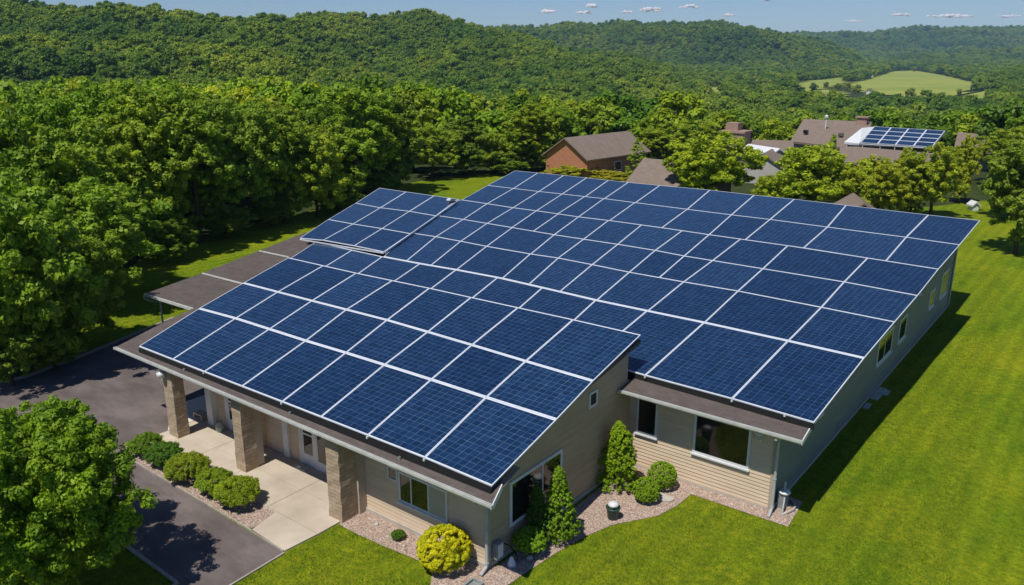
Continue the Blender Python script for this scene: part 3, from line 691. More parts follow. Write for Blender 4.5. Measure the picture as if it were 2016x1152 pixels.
# downspouts
def spout(pts, r=.05, name='downspout'):
    mb = MB(); mb.tube(pts, r, 8)
    for p in pts[1:-2]: mb.tube([(p[0], p[1], p[2]-.03), (p[0], p[1], p[2]+.03)], r*1.25, 8)
    return mb.build(name, M['spout'], house)
ze = r1(0, 17.2)-.14
spout([(-14.75, 17.15, ze), (-14.78, 17.25, ze-.15), (-15.3, 18.38, ze-.5), (-15.32, 18.44, ze-.65), (-15.32, 18.44, 1.6), (-15.32, 18.44, .35), (-15.32, 18.38, .2), (-15.28, 18.05, .09)], .06)
ze = r2(0, 27)-.14
spout([(-8.75, 26.95, ze), (-8.78, 27.0, ze-.12), (-8.98, 27.9, ze-.5), (-8.98, 27.93, ze-.65), (-8.98, 27.93, 1.5), (-8.98, 27.93, .3), (-8.98, 27.8, .14), (-8.95, 27.5, .08)], .055)
spout([(-9.0, 61.2, 5.4), (-9.0, 61.2, 2.5), (-9.0, 61.2, .2)], .05)
# round lamp on first pier, eave floodlights
def lathething(name, c, prof, m, label, cat, n=14):
    mb = MB(); mb.lathe(prof, c, n); o = mb.build(name, m, None, True); tag(o, label, cat); return o
o = lathething('dome_lamp', (-33.3, 17.3, 2.95), [(.02, 0), (.13, .03), (.18, .1), (.2, .2), (.19, .26), (.08, .3), (.05, .52)], M['white'], 'white round lamp under the eave at the left stone pillar', 'lamp')
fl = thing('flood_light', (-9.75, 27.95, 3.1), 'pair of small white floodlights under the eave beside the big window', 'light')
mb = MB(); mb.box(-9.9, -9.6, 27.98, 28.05, 3.02, 3.14); mb.build('mount', M['white'], fl)
for dx in (-.09, .09):
    mb = MB(); mb.tube([(-9.75+dx, 28.0, 3.05), (-9.75+dx, 27.92, 3.0), (-9.75+dx*1.3, 27.84, 2.93)], .025, 8, .055); mb.build('lamp_head', M['white'], fl)
# roof camera / vent on the raised array's far corner
vt = thing('roof_vent', onpl(884, 398, A3P, A3N), 'small white roof vent beside the raised array', 'vent')
q = wloc(vt); mb = MB(); mb.lathe([(.12, -.2), (.12, .12), (.2, .14), (.18, .24), (.02, .3)], tuple(q), 12); mb.build('cap', M['white'], vt); mb = MB(); mb.box(q[0]+.12, q[0]+.5, q[1]-.1, q[1]+.25, q[2]-.1, q[2]+.08); mb.build('housing', M['black'], vt)
# raised white side wall of the small array + black gap
a0, a1 = onpl(757, 495, A3P, A3N), onpl(903, 393, A3P, A3N)
mb = MB(); w_ = .07
mb.add([a0, a1, a1+[w_, 0, 0], a0+[w_, 0, 0], a0-[0, 0, .12], a1-[0, 0, .12], a1+[w_, 0, -.12], a0+[w_, 0, -.12]], [(3, 2, 1, 0), (4, 5, 6, 7), (0, 1, 5, 4), (1, 2, 6, 5), (2, 3, 7, 6), (3, 0, 4, 7)])
mb.build('edge_trim', M['frame'], house)

# ------------------------------------------------------------------ side porch with stepped roofs
porch = thing('side_porch', (-44, 30, 0), 'low porch with three stepped dark brown roofs left of the house', 'porch')
def zz(k): return 2.9 + .12*k
S = [[(287, 578), (400, 537)], [(400, 537), (514, 492)], [(512, 493), (600, 458)]]
for k in range(3):
    a = onz(*S[k][0], zz(k)); b = onz(*S[k][1], zz(k)); xr = [-37.4, -38.3, -42.8][k]
    yr0, yr1 = a[1]+.1, b[1]
    mb = MB(); mb.prism([(a[0], a[1]), (xr, a[1]+.25), (xr-.1, b[1]+.25), (b[0], b[1])], zz(k)-.12, zz(k)); mb.build('roof', M['shingle'], porch)
    mb = MB(); mb.prism([(a[0]-.02, a[1]-.09), (xr, a[1]+.16), (xr, a[1]+.24), (a[0]-.02, a[1]-.01)], zz(k)-(.16 if k == 0 else .08), zz(k)+.008); mb.build('fascia', M['gutter'], porch)
for (x, y, k) in ((-46.3, 24.6, 0), (-48.0, 28.4, 0), (-49.9, 33.5, 1), (-52.0, 38.8, 2), (-41.5, 24.9, 0)):
    mb = MB(); mb.tube([(x, y, 0), (x, y, zz(k)-.12)], .06, 10); mb.build('post', M['spout'], porch)
a = onz(287, 580, 2.85); mb = MB(); mb.tube([a + [-.05, 0, 0], a + [-.2, -.05, -.1], a + [-.25, 0, -.3], a + [0, .2, -.45], a+[.4, .4, -.5]], .045, 8); mb.build('drain_pipe', M['spout'], porch)

# ------------------------------------------------------------------ small things on the ground
pot = thing('flower_pot', (-13.62, 23.9, .03), 'dark teal round planter with white rim and green plant on the gravel', 'planter')
q = wloc(pot); mb = MB(); mb.lathe([(.17, 0), (.2, .03), (.25, .42), (.28, .44), (.28, .5), (.24, .5), (.22, .4), (.02, .39)], tuple(q), 20); mb.build('pot', M['terracotta'], pot, True)
mb = MB(); mb.lathe([(.12, .52), (.2, .55), (.21, .62), (.14, .68), (.02, .7)], tuple(q), 16); mb.build('white_cover', M['white'], pot, True)
st = MB(); rr = [(.36*math.cos(t)*(1+.12*math.sin(3*t)), .27*math.sin(t)*(1+.1*math.cos(2*t))) for t in np.linspace(0, 6.28, 17)[:-1]]
st.prism([(-12.72+x, 26.35+y) for x, y in rr], .02, .11); tag(st.build('flat_stone', M['stone']), 'flat pale stone slab lying beside the round shrubs', 'stone')
# utility corner at the right downspout
um = thing('utility_meter', (-8.75, 28.7, 0), 'grey utility meter with white round cap beside the right corner downspout', 'meter')
mb = MB(); mb.box(-8.98, -8.68, 28.45, 28.85, .0, .62); mb.build('box', M['meter'], um)
mb = MB(); mb.lathe([(.05, .62), (.2, .66), (.24, .70), (.2, .76), (.05, .78)], (-8.78, 28.62, 0), 18); mb.build('cap', M['white'], um, True)
mb = MB(); mb.tube([(-8.8, 28.66, .78), (-8.8, 28.66, 1.12)], .045, 10); mb.tube([(-8.72, 28.5, .55), (-8.66, 28.3, .5), (-8.62, 28.1, .3), (-8.6, 28.0, .05)], .03, 8); mb.build('pipe', M['spout'], um)
hs = MB(); hs.tube([(-8.62, 28.0, .06), (-8.5, 28.25, .09), (-8.38, 28.6, .09), (-8.4, 28.95, .08), (-8.7, 29.2, .07)], .055, 8); tag(hs.build('drain_hose', M['found'], None, True), 'brown flexible drain hose curving over the gravel at the right corner', 'hose')
# left corner clutter
sb = thing('splash_block', (-15.1, 17.45, .03), 'dark grey splash block under the front downspout', 'splash block')
mb = MB(); mb.prism([(-15.35, 17.75), (-14.95, 17.75), (-14.85, 17.1), (-15.35, 17.1)], .03, .07); mb.box(-15.37, -15.3, 17.1, 17.75, .03, .16); mb.box(-14.97, -14.88, 17.1, 17.75, .03, .16); mb.box(-15.3, -14.97, 17.7, 17.76, .03, .16); mb.build('trough', M['meter'], sb)
ub = thing('utility_box', (-15.2, 18.95, 0), 'small grey utility box with hose on the wall behind the front downspout', 'utility box')
mb = MB(); mb.box(-15.36, -15.12, 18.75, 19.1, .35, .95); mb.build('box', M['meter'], ub)
mb = MB(); mb.box(-15.12, -15.10, 18.79, 19.06, .4, .9); mb.build('cover', M['white'], ub)
mb = MB(); mb.tube([(-15.15, 19.1, .85), (-15.0, 19.3, .7), (-14.85, 19.45, .35), (-14.8, 19.5, .05)], .02, 6); mb.build('hose', M['dark'], ub)
wc = MB(); wc.lathe([(.16, 0), (.14, .1), (.05, .34), (.02, .36)], (-14.85, 19.2, .03), 14); tag(wc.build('white_cone', M['white'], None, True), 'small white cone standing on gravel near the round green shrub', 'cone')
# boards and brackets lying along the long wall
bp = thing('board_pile', (-8.8, 42.3, 0), 'grey boards left lying in the shade against the long side wall', 'boards')
for k, (x0, y0, x1, y1, z) in enumerate(((-9.0, 41.6, -8.6, 43.4, .01), (-8.8, 42.4, -8.35, 43.1, .06), (-8.95, 40.2, -8.7, 40.9, .01))):
    mb = MB(); mb.box(x0, x1, y0, y1, z, z+.05); mb.build('board', M['spout'], bp)
wl_ = thing('wall_lamp', (-8.95, 50.9, 3.4), 'tiny white lamp high on the long side wall', 'lamp')
mb = MB(); mb.box(-9.06, -8.98, 50.8, 51.0, 3.3, 3.5); mb.build('mount', M['white'], wl_); mb = MB(); mb.tube([(-8.99, 50.9, 3.4), (-8.85, 50.9, 3.33)], .05, 8, .09); mb.build('shade', M['white'], wl_)
# vents, conduit and hose bib on the walls
for yy in (36.5, 50.0, 57.0):
    mb = MB(); mb.box(-9.08, -9.03, yy-.15, yy+.15, .45, .62); mb.build('wall_vent', M['meter'], house)
# roof plumbing vents on the visible eave strips
for x_ in (-31.5, -24.2, -18.3):
    mb = MB(); mb.lathe([(.05, -.05), (.05, .1), (.035, .1), (.03, .02)], (x_, 17.42, r1(0, 17.42)), 8); mb.build('roof_pipe', M['meter'], house)
# porch items
mt = MB(); mt.box(-26.35, -25.7, 18.98, 19.3, PZ, PZ+.05); mt.box(-26.2, -26.0, 19.0, 19.2, PZ+.05, PZ+.13); tag(mt.build('boot_tray', M['stone']), 'pale boot tray on the patio by the glass door', 'tray')
pl = thing('porch_planter', (-31.9, 19.05, PZ), 'pale green glass planter jar beside the left porch door', 'planter')
mb = MB(); mb.lathe([(.13, 0), (.2, .1), (.21, .3), (.12, .42), (.14, .5), (.1, .5)], (-31.9, 19.05, PZ), 14); mb.build('jar', noisy('glazed', (.25, .32, .27), (.33, .4, .33), 4, .3), pl, True)
bn = MB(); bn.box(-34.2, -33.5, 19.1, 19.5, .32, .38); bn.box(-34.2, -34.14, 19.1, 19.5, .07, .32); bn.box(-33.56, -33.5, 19.1, 19.5, .07, .32); tag(bn.build('low_bench', M['trimtan']), 'low small bench on the pale slab at the left end of the porch', 'bench')
for i, (x, y, s) in enumerate(((-20.4, 18.1, .10), (-18.6, 17.75, .07), (-13.9, 26.9, .12), (-14.6, 19.9, .13))):
    mb = MB(); rg = np.random.default_rng(i); th = np.linspace(0, 6.28, 9)[:-1]
    mb.lathe([(s*.8, 0), (s, s*.3), (s*.7, s*.7), (s*.1, s*.85)], (x, y, .03), 9); o = mb.build('rock', M['stone'], None, True)
    tag(o, ['small rounded rock on the gravel left of the leafy weed', 'tiny rock on the gravel right of the leafy weed', 'rounded rock on the gravel behind the cone shaped evergreen', 'whitish rock at the foot of the small round shrub'][i], 'rock')

# ------------------------------------------------------------------ foliage
def leafcloud(rg, C, Rad, per, size, zsq=.85, upb=.35, asp=.6, out=.9, rnd_n=.36):
    """C centres (k,3), Rad (k,), per leaves each -> quads"""
    k = len(C); C = np.repeat(C, per, 0); Rr = np.repeat(Rad, per); n = len(C)
    d = rg.normal(size=(n, 3)); d /= np.linalg.norm(d, axis=1, keepdims=True)
    rad = Rr*(rg.random(n)**.4)*rg.uniform(.85, 1.12, n)
    P = C + d*rad[:, None]*np.array([1, 1, zsq])
    nr = d*out + rg.normal(size=(n, 3))*rnd_n + np.array([0, 0, upb]); nr /= np.linalg.norm(nr, axis=1, keepdims=True)
    t = np.cross(nr, rg.normal(size=(n, 3))); t /= np.linalg.norm(t, axis=1, keepdims=True); b = np.cross(nr, t)
    s = (size*rg.uniform(.55, 1.3, n))[:, None]
    V = np.stack([P - t*s, P - b*s*asp - nr*s*.15, P + t*s, P + b*s*asp - nr*s*.15], 1)
    lumpc = np.repeat(rg.random(k), per)
    return V.reshape(-1, 3), np.clip(.55*rg.random(n) + .45*lumpc, 0, 1)
def crown_lumps(rg, cz, rx, rz, nbig, nsub, shape='round', sr=(.10, .19)):
    C = []; Rd = []
    for i in range(nbig):
        u = rg.normal(size=3); u /= np.linalg.norm(u)
        q = rg.uniform(.5, .88) if i % 5 else rg.uniform(.1, .4)
        
        c = np.array([u[0]*rx*q, u[1]*rx*q, cz + u[2]*rz*q]); rb = rx*rg.uniform(.24, .38)
        for j in range(nsub):
            v = rg.normal(size=3); v[2] = v[2]*.8 + .25; v /= np.linalg.norm(v)
            C.append(c + v*rb*rg.uniform(.55, 1.05)); Rd.append(rx*rg.uniform(*sr))
    return np.array(C), np.array(Rd)
def trunkmesh(rg, H, r, spread, cz, nl=6):
    mb = MB(); mid = (rg.normal(0, .02*H), rg.normal(0, .02*H), H*.4)
    mb.tube([(0, 0, -.3), (mid[0]*.3, mid[1]*.3, H*.15), mid, (mid[0]*1.2, mid[1]*1.2, H*.68)], r, 8, r*.2)
    for i in range(nl):
        q = 6.28*i/nl + rg.uniform(-.4, .4); z0 = H*rg.uniform(.25, .5); z1_ = cz + rg.uniform(-.1, .3)*H*.4; s = spread*rg.uniform(.5, .8)
        mb.tube([(mid[0]*z0/H*2, mid[1]*z0/H*2, z0), (s*.4*math.cos(q), s*.4*math.sin(q), z0+(z1_-z0)*.55), (s*math.cos(q), s*math.sin(q), z1_)], r*.4, 6, r*.08)
    return mb
PROTO = {}
def make_proto(key, seed, H, rx, shape, nbig, nsub, per, size, far=False, zsq=.85, sr=(.10, .19)):
    rg = np.random.default_rng(seed); rz = {'round': H*.44, 'tall': H*.47, 'low': H*.45}[shape]; cz = H - rz*1.04
    C, Rd = crown_lumps(rg, cz, rx, rz, nbig, nsub, shape, sr)
    C[:, 2] = np.maximum(C[:, 2], H*.07)
    V, rn = leafcloud(rg, C, Rd, per, size, zsq, rnd_n=.12 if far else .34)
    cm = fastmesh('crown', V, 4, M['leaf_far'] if far else M['leaf'], rn)
    t = trunkmesh(rg, H, H*.018+.05, rx, cz); tm = bpy.data.meshes.new('trunk'); tm.from_pydata([list(v) for v in t.v], [], t.f); tm.materials.append(M['bark'])
    tm.polygons.foreach_set('use_smooth', [True]*len(tm.polygons)); PROTO[key] = (cm, tm, H, rx)
make_proto('a', 11, 14, 5.2, 'round', 44, 11, 95, .17, sr=(.075, .14))
make_proto('b', 12, 15, 4.4, 'tall', 46, 11, 95, .17, sr=(.075, .14))
make_proto('c', 13, 13, 5.4, 'low', 46, 11, 95, .17, sr=(.075, .14))
make_proto('d', 14, 16, 4.8, 'tall', 50, 11, 95, .17, sr=(.075, .14))
make_proto('near', 15, 7.0, 3.1, 'low', 74, 15, 125, .072, sr=(.06, .115))
make_proto('fa', 21, 12, 4.9, 'round', 30, 5, 34, .46, True, sr=(.16, .30))
make_proto('fb', 22, 13, 4.3, 'tall', 30, 5, 32, .44, True, sr=(.16, .30))
make_proto('fc', 23, 11.5, 5.2, 'low', 32, 5, 32, .46, True, sr=(.16, .30))
def conifer(key, seed, H, rx):
    rg = np.random.default_rng(seed); C = []; Rd = []
    for i in range(130):
        u = rg.random()**.75; z = H*(.1 + .88*u); rr = rx*(1-u)**.8*rg.uniform(.5, 1.0)+.1; q = rg.uniform(0, 6.28)
        C.append((rr*math.cos(q), rr*math.sin(q), z - rr*.15)); Rd.append(.16*rx*(1.4-u))
    V, rn = leafcloud(rg, np.array(C), np.array(Rd), 60, .15, .6); cm = fastmesh('crown', V, 4, M['leaf'], rn)
    t = trunkmesh(rg, H, .16, rx*.3, H*.7, 3); tm = bpy.data.meshes.new('trunk'); tm.from_pydata([list(v) for v in t.v], [], t.f); tm.materials.append(M['bark']); PROTO[key] = (cm, tm, H, rx)
conifer('pine', 31, 12, 2.8)
NT = [0]
def tree(key, x, y, z, sx, sz, rot, colr, label, group=None, name='tree', cat='tree'):
    cm, tm, H, rx = PROTO[key]
    r = bpy.data.objects.new(name, None); COL.objects.link(r); r.location = (float(x), float(y), float(z)); r.rotation_euler = (0, 0, rot); r.scale = (sx, sx, sz)
    tag(r, label, cat, group)
    for nm, me in (('crown', cm), ('trunk', tm)):
        o = bpy.data.objects.new(nm, me); COL.objects.link(o); o.parent = r; o.color = (*[q*(LB*(1.35, .96, .6)[k_] if max(colr) < .175 else 1) for k_, q in enumerate(colr)], 1)
    NT[0] += 1; return r
G1 = (.18, .30, .014); G2 = (.225, .34, .014); G3 = (.265, .345, .014); G4 = (.085, .16, .020); G5 = (.26, .34, .014)
LB = 2.75
def treepx(key, bx, by, ty, wpx, colr, label, seed=0, group=None, gz=0.0):
    b = onz(bx, by, gz); d = b @ FW; ztop = CH - d*tandep(ty); H = ztop - gz
    zc = d*math.cos(PITCH) + (CH - ztop*.6)*math.sin(PITCH); Rw = wpx/2*zc/F
    _, _, pH, pr = PROTO[key]
    return tree(key, b[0], b[1], gz, Rw/pr, H/pH, (seed*1.7) % 6.28, colr, label, group)
KEEP = []
def T(*a, **k): o = treepx(*a, **k); KEEP.append((o.location.x, o.location.y)); return o
# near tree lower left
tree('near', -25.1, 8.5, 0, .90, .98, .6, (.205, .33, .014), 'big leafy tree beside the driveway, cut by the lower left corner', name='tree'); 
tree('near', -28.6, 10.1, 0, .72, .82, 2.6, (.195, .32, .014), 'shorter leafy tree at the left border behind the nearest tree')
wood = 'trees at the edge of the left wood'
T('c', 60, 735, 300, 330, (.058, .128, .013), 'wide leafy tree overhanging the kerb, cut by the left border', 1, wood)
for i_, (bx_q, by_q, ty_q, w_q, lab_q) in enumerate(((25, 760, 600, 170, 'low dark shrubby tree under the overhanging tree at the left border'), (110, 725, 620, 150, 'low dark shrubby tree beside the kerb at left'), (330, 515, 425, 120, 'shrubby growth at the foot of the wood behind the first porch roof'),
        (445, 470, 395, 110, 'shrubby growth at the foot of the wood behind the second porch roof'), (535, 446, 380, 100, 'shrubby growth at the foot of the wood left of the raised array'), (665, 415, 350, 110, 'shrubby growth at the foot of the tallest edge tree'), (755, 390, 330, 90, 'shrubby growth at the end of the wood by the clearing'), (1000, 345, 300, 80, 'shrubs at the foot of the yellowish tree above the main roof'))):
    T('c', bx_q, by_q, ty_q, w_q, (.05, .105, .013), lab_q, 50+i_, 'undergrowth along the wood edge')
T('c', 150, 690, 430, 230, (.060, .125, .013), 'low full tree between the overhanging tree and the driveway kerb', 31, wood)
T('a', 215, 600, 330, 290, (.062, .135, .014), 'spreading tree reaching over the lawn left of the stepped porch roofs', 2, wood)
T('a', 110, 560, 200, 280, (.065, .135, .014), 'tall rounded tree behind the wide overhanging tree at the left border', 3, wood)
T('b', 290, 505, 160, 210, (.075, .145, .014), 'tall bright tree above the strip of sunny lawn at left', 4, wood)
T('d', 395, 478, 150, 200, (.062, .130, .014), 'tall full tree with its foot hidden behind the left lawn strip', 5, wood)
T('a', 480, 452, 175, 190, (.055, .118, .014), 'dark green tree standing left of the raised small array', 6, wood)
T('b', 560, 438, 205, 150, (.062, .125, .014), 'narrow tree at the lawn edge left of the lone bright tree', 7, wood)
T('c', 625, 428, 235, 150, (.085, .150, .014), 'bright tree at the lawn edge just above the raised small array', 8, wood)
T('d', 700, 400, 150, 190, (.065, .135, .013), 'tallest tree of the wood edge, behind the raised small array', 9, wood)
T('b', 775, 378, 175, 150, (.050, .105, .014), 'dark tree at the wood edge next to the open grass clearing', 10, wood)
T('a', 850, 352, 235, 130, (.072, .135, .014), 'rounded tree behind the grass clearing left of the main roof', 11, wood)
T('b', 915, 345, 225, 110, (.050, .105, .016), 'dark narrow tree behind the grass clearing', 12, wood)
T('c', 975, 342, 250, 110, (.075, .140, .016), 'low tree left of the yellowish tree above the main roof', 13, wood)
T('b', 1045, 338, 192, 130, G5, 'tall yellowish green tree left of the brick house', 14, wood)
hh = 'garden trees behind the main roof'
T('pine', 1252, 362, 268, 60, G4, 'dark slim evergreen at the right end of the brick house', 15, hh)
T('a', 1320, 330, 232, 130, (.078, .14, .014), 'rounded tree between the brick house and the brick chimney', 24, hh)
T('a', 1408, 412, 246, 196, (.098, .170, .013), 'bright round tree directly behind the middle of the main roof', 16, hh)
T('c', 1590, 428, 270, 195, (.098, .170, .014), 'wide bright tree left of the small brown gable roof', 17, hh)
T('c', 1512, 428, 335, 90, (.098, .165, .014), 'low bright tree filling the gap left of the wide bright tree', 28, hh)
T('a', 1672, 438, 318, 95, (.10, .16, .014), 'bushy tree just left of the small brown gable roof', 29, hh)
T('b', 1790, 428, 300, 90, (.095, .15, .014), 'tree right of the white garden lantern', 30, hh)
T('pine', 1628, 395, 262, 60, (.08, .15, .014), 'pointed tree rising in front of the large brown roof', 18, hh)
T('c', 1725, 432, 300, 120, (.10, .155, .014), 'yellow green tree in front of the distant solar roof', 19, hh)
T('b', 1770, 405, 285, 60, (.10, .16, .014), 'slim tree in front of the distant solar roof', 25, hh)
T('a', 1832, 432, 268, 140, (.09, .150, .014), 'full tree at the right end of the distant solar roof', 20, hh)
T('b', 1888, 400, 258, 62, (.10, .155, .014), 'narrow tree between the distant solar roof and the right border tree', 21, hh)
T('d', 1998, 500, 240, 150, (.062, .120, .016), 'dark spreading tree on the lawn at the right border', 22, hh)
T('c', 1985, 430, 290, 120, (.055, .11, .014), 'dark tree behind the right border tree', 23, hh)
T('c', 1145, 352, 318, 130, (.105, .155, .016), 'low hedge like shrub tree below the brick house gable', 26, hh)
T('c', 1205, 360, 335, 90, (.115, .15, .016), 'low yellowish shrub tree in front of the brick house', 27, hh)

# ---- background houses
def gablehouse(name, c, rot, L, Wd, hw, hr, wallm, roofm, label, cat='house', over=.5, chimney=None, wins=1):
    """ridge along local y; rot about z; c ground centre"""
    root = thing(name, c, label, cat); root.rotation_euler = (0, 0, rot)
    def put(nm, mb, m, par=root):
        o = mk(nm, np.array(mb.v) + wloc(par), mb.f, m, par); return o
    x, y = Wd/2, L/2
    mb = MB(); mb.add([(-x, -y, -1), (x, -y, -1), (x, y, -1), (-x, y, -1), (-x, -y, hw), (x, -y, hw), (x, y, hw), (-x, y, hw), (0, -y, hr), (0, y, hr)],
                      [(0, 1, 5, 8, 4), (2, 3, 7, 9, 6), (1, 2, 6, 5), (3, 0, 4, 7), (4, 8, 9, 7), (5, 6, 9, 8)]); put('wall', mb, wallm)
    s = (hr-hw)/x; xo, yo = x+over, y+over; mb = MB(); th = .18
    prof = [(-xo, hw-s*over+.02), (0, hr+.02), (xo, hw-s*over+.02), (xo, hw-s*over+.02+th), (0, hr+.02+th), (-xo, hw-s*over+.02+th)]
    vs = [(a, -yo, b) for a, b in prof] + [(a, yo, b) for a, b in prof]
    mb.add(vs, [(i, (i+1) % 6, 6+(i+1) % 6, 6+i) for i in range(6)] + [(5, 4, 1, 0), (4, 3, 2, 1), (6, 7, 10, 11), (7, 8, 9, 10)]); rf = put('roof', mb, roofm)
    for k in range(wins):
        u = -y + L*(k+.7)/(wins+.4)
        mb = MB(); mb.box(x, x+.06, u-.8, u+.8, 1.0, 2.3); wdw = put('window', mb, M['white']); mb = MB(); mb.box(x+.06, x+.075, u-.7, u+.7, 1.1, 2.2); put('pane', mb, M['pane'], wdw)
        mb = MB(); mb.box(-.7, .7, -y-.06, -y, 1.0, 2.2) if k == 0 else None
    if chimney:
        cx_, cy_, ch = chimney; mb = MB(); mb.box(cx_-.6, cx_+.6, cy_-.5, cy_+.5, hw, ch); mb.box(cx_-.75, cx_+.75, cy_-.65, cy_+.65, ch, ch+.2); put('chimney', mb, M['brick'])
    return root
m = mat('brick', (.42, .17, .09), .9, .2); a = N(m); p = a.pos(); c = a.ramp(a.noise(3, 6, .7, p), [(.3, (.36, .15, .085)), (.7, (.50, .23, .13))]); a.col(c); a.bump(a.noise(12, 3, .6, p), .5, .02); M['brick'] = m
M['brickpale'] = noisy('weathered_brick', (.30, .19, .15), (.40, .27, .22), 3, .9, .3)
M['brickdark'] = noisy('brown_boards', (.17, .10, .065), (.23, .14, .095), 2, .85, .3)
M['greywall'] = noisy('pale_wall', (.42, .40, .36), (.5, .47, .43), 2, .85, .2)
r0 = ld(7.3, 113.5); r1_ = ld(17.3, 123.5); cen = (r0+r1_)/2; dirv = r1_-r0
hb = gablehouse('brick_house', (cen[0], cen[1], 0), math.atan2(dirv[1], dirv[0])-math.pi/2, 13.5, 7.6, 3.2, 5.6, M['brick'], M['shingle_far'], 'brick house with brown gable roof among trees behind the main roof', wins=1)
c2 = ld(20.0, 96.0); gablehouse('house', (c2[0], c2[1], 0), R(90)+.05, 9, 9, 2.3, 4.6, M['brickdark'], M['shingle_far'], 'low brown roofed house just above the ridge, right of the brick house', wins=0)
def at_far(x, y, z): 
    return onz(x, y, z)
q = at_far(1690, 395, 3.4); gablehouse('garden_shed', (q[0], q[1], 0), R(25), 5.0, 4.2, 2.1, 3.5, M['brickdark'], M['shingle_far'], 'small brown gable roof with white eaves peeking over the main roof', 'shed', wins=0)
# large complex
def roofquad(root, pts, th, m, nm='roof'):
    v = [np.array(p) for p in pts]; n = len(v); vs = v + [p - [0, 0, th] for p in v]
    return mk(nm, vs, [tuple(range(n)), tuple(range(n, 2*n))[::-1]] + [(i, n+i, n+(i+1) % n, (i+1) % n) for i in range(n)], m, root)
lodge = thing('lodge', ld(62, 140), 'large brown roofed building carrying its own solar array at right', 'building')
def lp_(x, y, z): return onz(x, y, z)
# walls mass beneath
BT, TP = 4.2, 5.95
def eaveroof(pts, th=.3, m=None): return roofquad(lodge, [lp_(*p) for p in pts], th, m or M['shingle_far'])
eaveroof([(1556, 278, 3.4), (1582, 234, 6.2), (1716, 240, 6.2), (1706, 296, 3.4)])
eaveroof([(1648, 318, 2.6), (1655, 286, 3.85), (1852, 303, 3.85), (1846, 334, 2.6)])
eaveroof([(1878, 292, 3.0), (1886, 260, 4.8), (1962, 267, 4.8), (1952, 300, 3.0)])
eaveroof([(1470, 300, 2.9), (1482, 275, 4.1), (1562, 277, 4.1), (1560, 308, 2.9)])
eaveroof([(1352, 296, 2.8), (1372, 284, 3.6), (1440, 272, 4.6), (1432, 296, 2.8)])
# garden gable in front of the lower sheet
def wallmass(pts, top, root, m):
    mb = MB(); mb.prism([tuple(lp_(*p)[:2]) for p in pts], -5, top); mb.build('wall', m, root)
wallmass([(1560, 277, 3.2), (1584, 242, 5.6), (1710, 248, 5.6), (1702, 293, 3.2)], 3.15, lodge, M['greywall'])
wallmass([(1652, 316, 2.4), (1660, 290, 3.6), (1845, 306, 3.6), (1842, 331, 2.4)], 2.3, lodge, M['brickdark'])
wallmass([(1882, 289, 2.8), (1890, 266, 4.4), (1956, 272, 4.4), (1948, 297, 2.8)], 2.7, lodge, M['greywall'])
wallmass([(1474, 298, 2.7), (1485, 279, 3.9), (1556, 281, 3.9), (1555, 305, 2.7)], 2.6, lodge, M['greywall'])
mb = MB(); mb.prism([tuple(lp_(*p)[:2]) for p in ((1668, 283, BT), (1722, 252, TP-.3), (1856, 262, TP-.3), (1828, 291, BT))], 2.7, BT-.15); mb.build('glazed_wall', M['pane'], lodge)
mb = MB()
for u in (0, .2, .42, .6, .8, 1):
    q = lp_(1668, 283, BT)*(1-u) + lp_(1828, 291, BT)*u; mb = MB(); mb.box(q[0]-.05, q[0]+.05, q[1]-.12, q[1]-.02, 2.9, BT-.2); mb.build('mullion', M['gutter'], lodge)
roofquad(lodge, [lp_(1662, 279.5, BT), lp_(1692, 282, BT), lp_(1721, 249.5, TP), lp_(1697, 252, TP)][::-1], .25, M['white'], 'white_roof')
n3 = [(1694, 281.5), (1835, 290), (1861, 258), (1721, 249.5)]
PQ = [lp_(*p, z) for p, z in zip(n3, (BT, BT, TP, TP))]
roofquad(lodge, [p-[0, 0, .1] for p in PQ], .25, M['white'], 'solar_roof')
for i in range(4):
    for j in range(4):
        def bl(u, v): return (PQ[0]*(1-u)+PQ[1]*u)*(1-v) + (PQ[3]*(1-u)+PQ[2]*u)*v
        q = [bl(i/4, j/4), bl((i+1)/4, j/4), bl((i+1)/4, (j+1)/4), bl(i/4, (j+1)/4)]
        nn_ = np.cross(q[1]-q[0], q[3]-q[0]); nn_ /= np.linalg.norm(nn_)
        c_ = sum(q)/4; q = [p - nn_*((p-c_) @ nn_) for p in q]
        panel(q, nn_, '%s panel from the left in %s row of the distant roof array' % (ORD[i], ['the lowest', 'the second', 'the third', 'the top'][j]), 'solar panels on the distant brown roofed building', .1, .1, .1, .05)
def boxat(x, y, z, w_, d_, h, nm, m, root=lodge, capw=.2):
    q = lp_(x, y, z); mb = MB(); mb.box(q[0]-w_/2, q[0]+w_/2, q[1]-d_/2, q[1]+d_/2, z-h, z); mb.box(q[0]-w_/2-capw, q[0]+w_/2+capw, q[1]-d_/2-capw, q[1]+d_/2+capw, z, z+.2); mb.build(nm, m, root)
boxat(1699, 232, 6.9, 1.6, 1.1, 1.6, 'chimney', M['brickpale'])
q = lp_(1625, 253, 5.2); mb = MB(); mb.tube([q-[0, 0, .5], q+[0, 0, 1.7]], .09, 8); mb.lathe([(.1, 1.6), (.3, 1.75), (.3, 2.0), (.1, 2.15)], tuple(q), 10); mb.build('vent_pipe', M['white'], lodge)
for x, y in ((1587, 256), (1598, 251), (1656, 262)):
    q = lp_(x, y, 5.0); mb = MB(); mb.box(q[0]-.35, q[0]+.35, q[1]-.3, q[1]+.3, q[2]-.5, q[2]+.0); mb.build('skylight', M['pane'], lodge)
ck = thing('chimney_house', ld(38, 150), 'brick chimney block rising above the trees left of the large building', 'chimney')
q = lp_(1450, 262, 5.5); mb = MB(); mb.box(q[0]-1.7, q[0]+1.7, q[1]-1.4, q[1]+1.4, -1, 5.6); mb.build('base', M['brickpale'], ck)
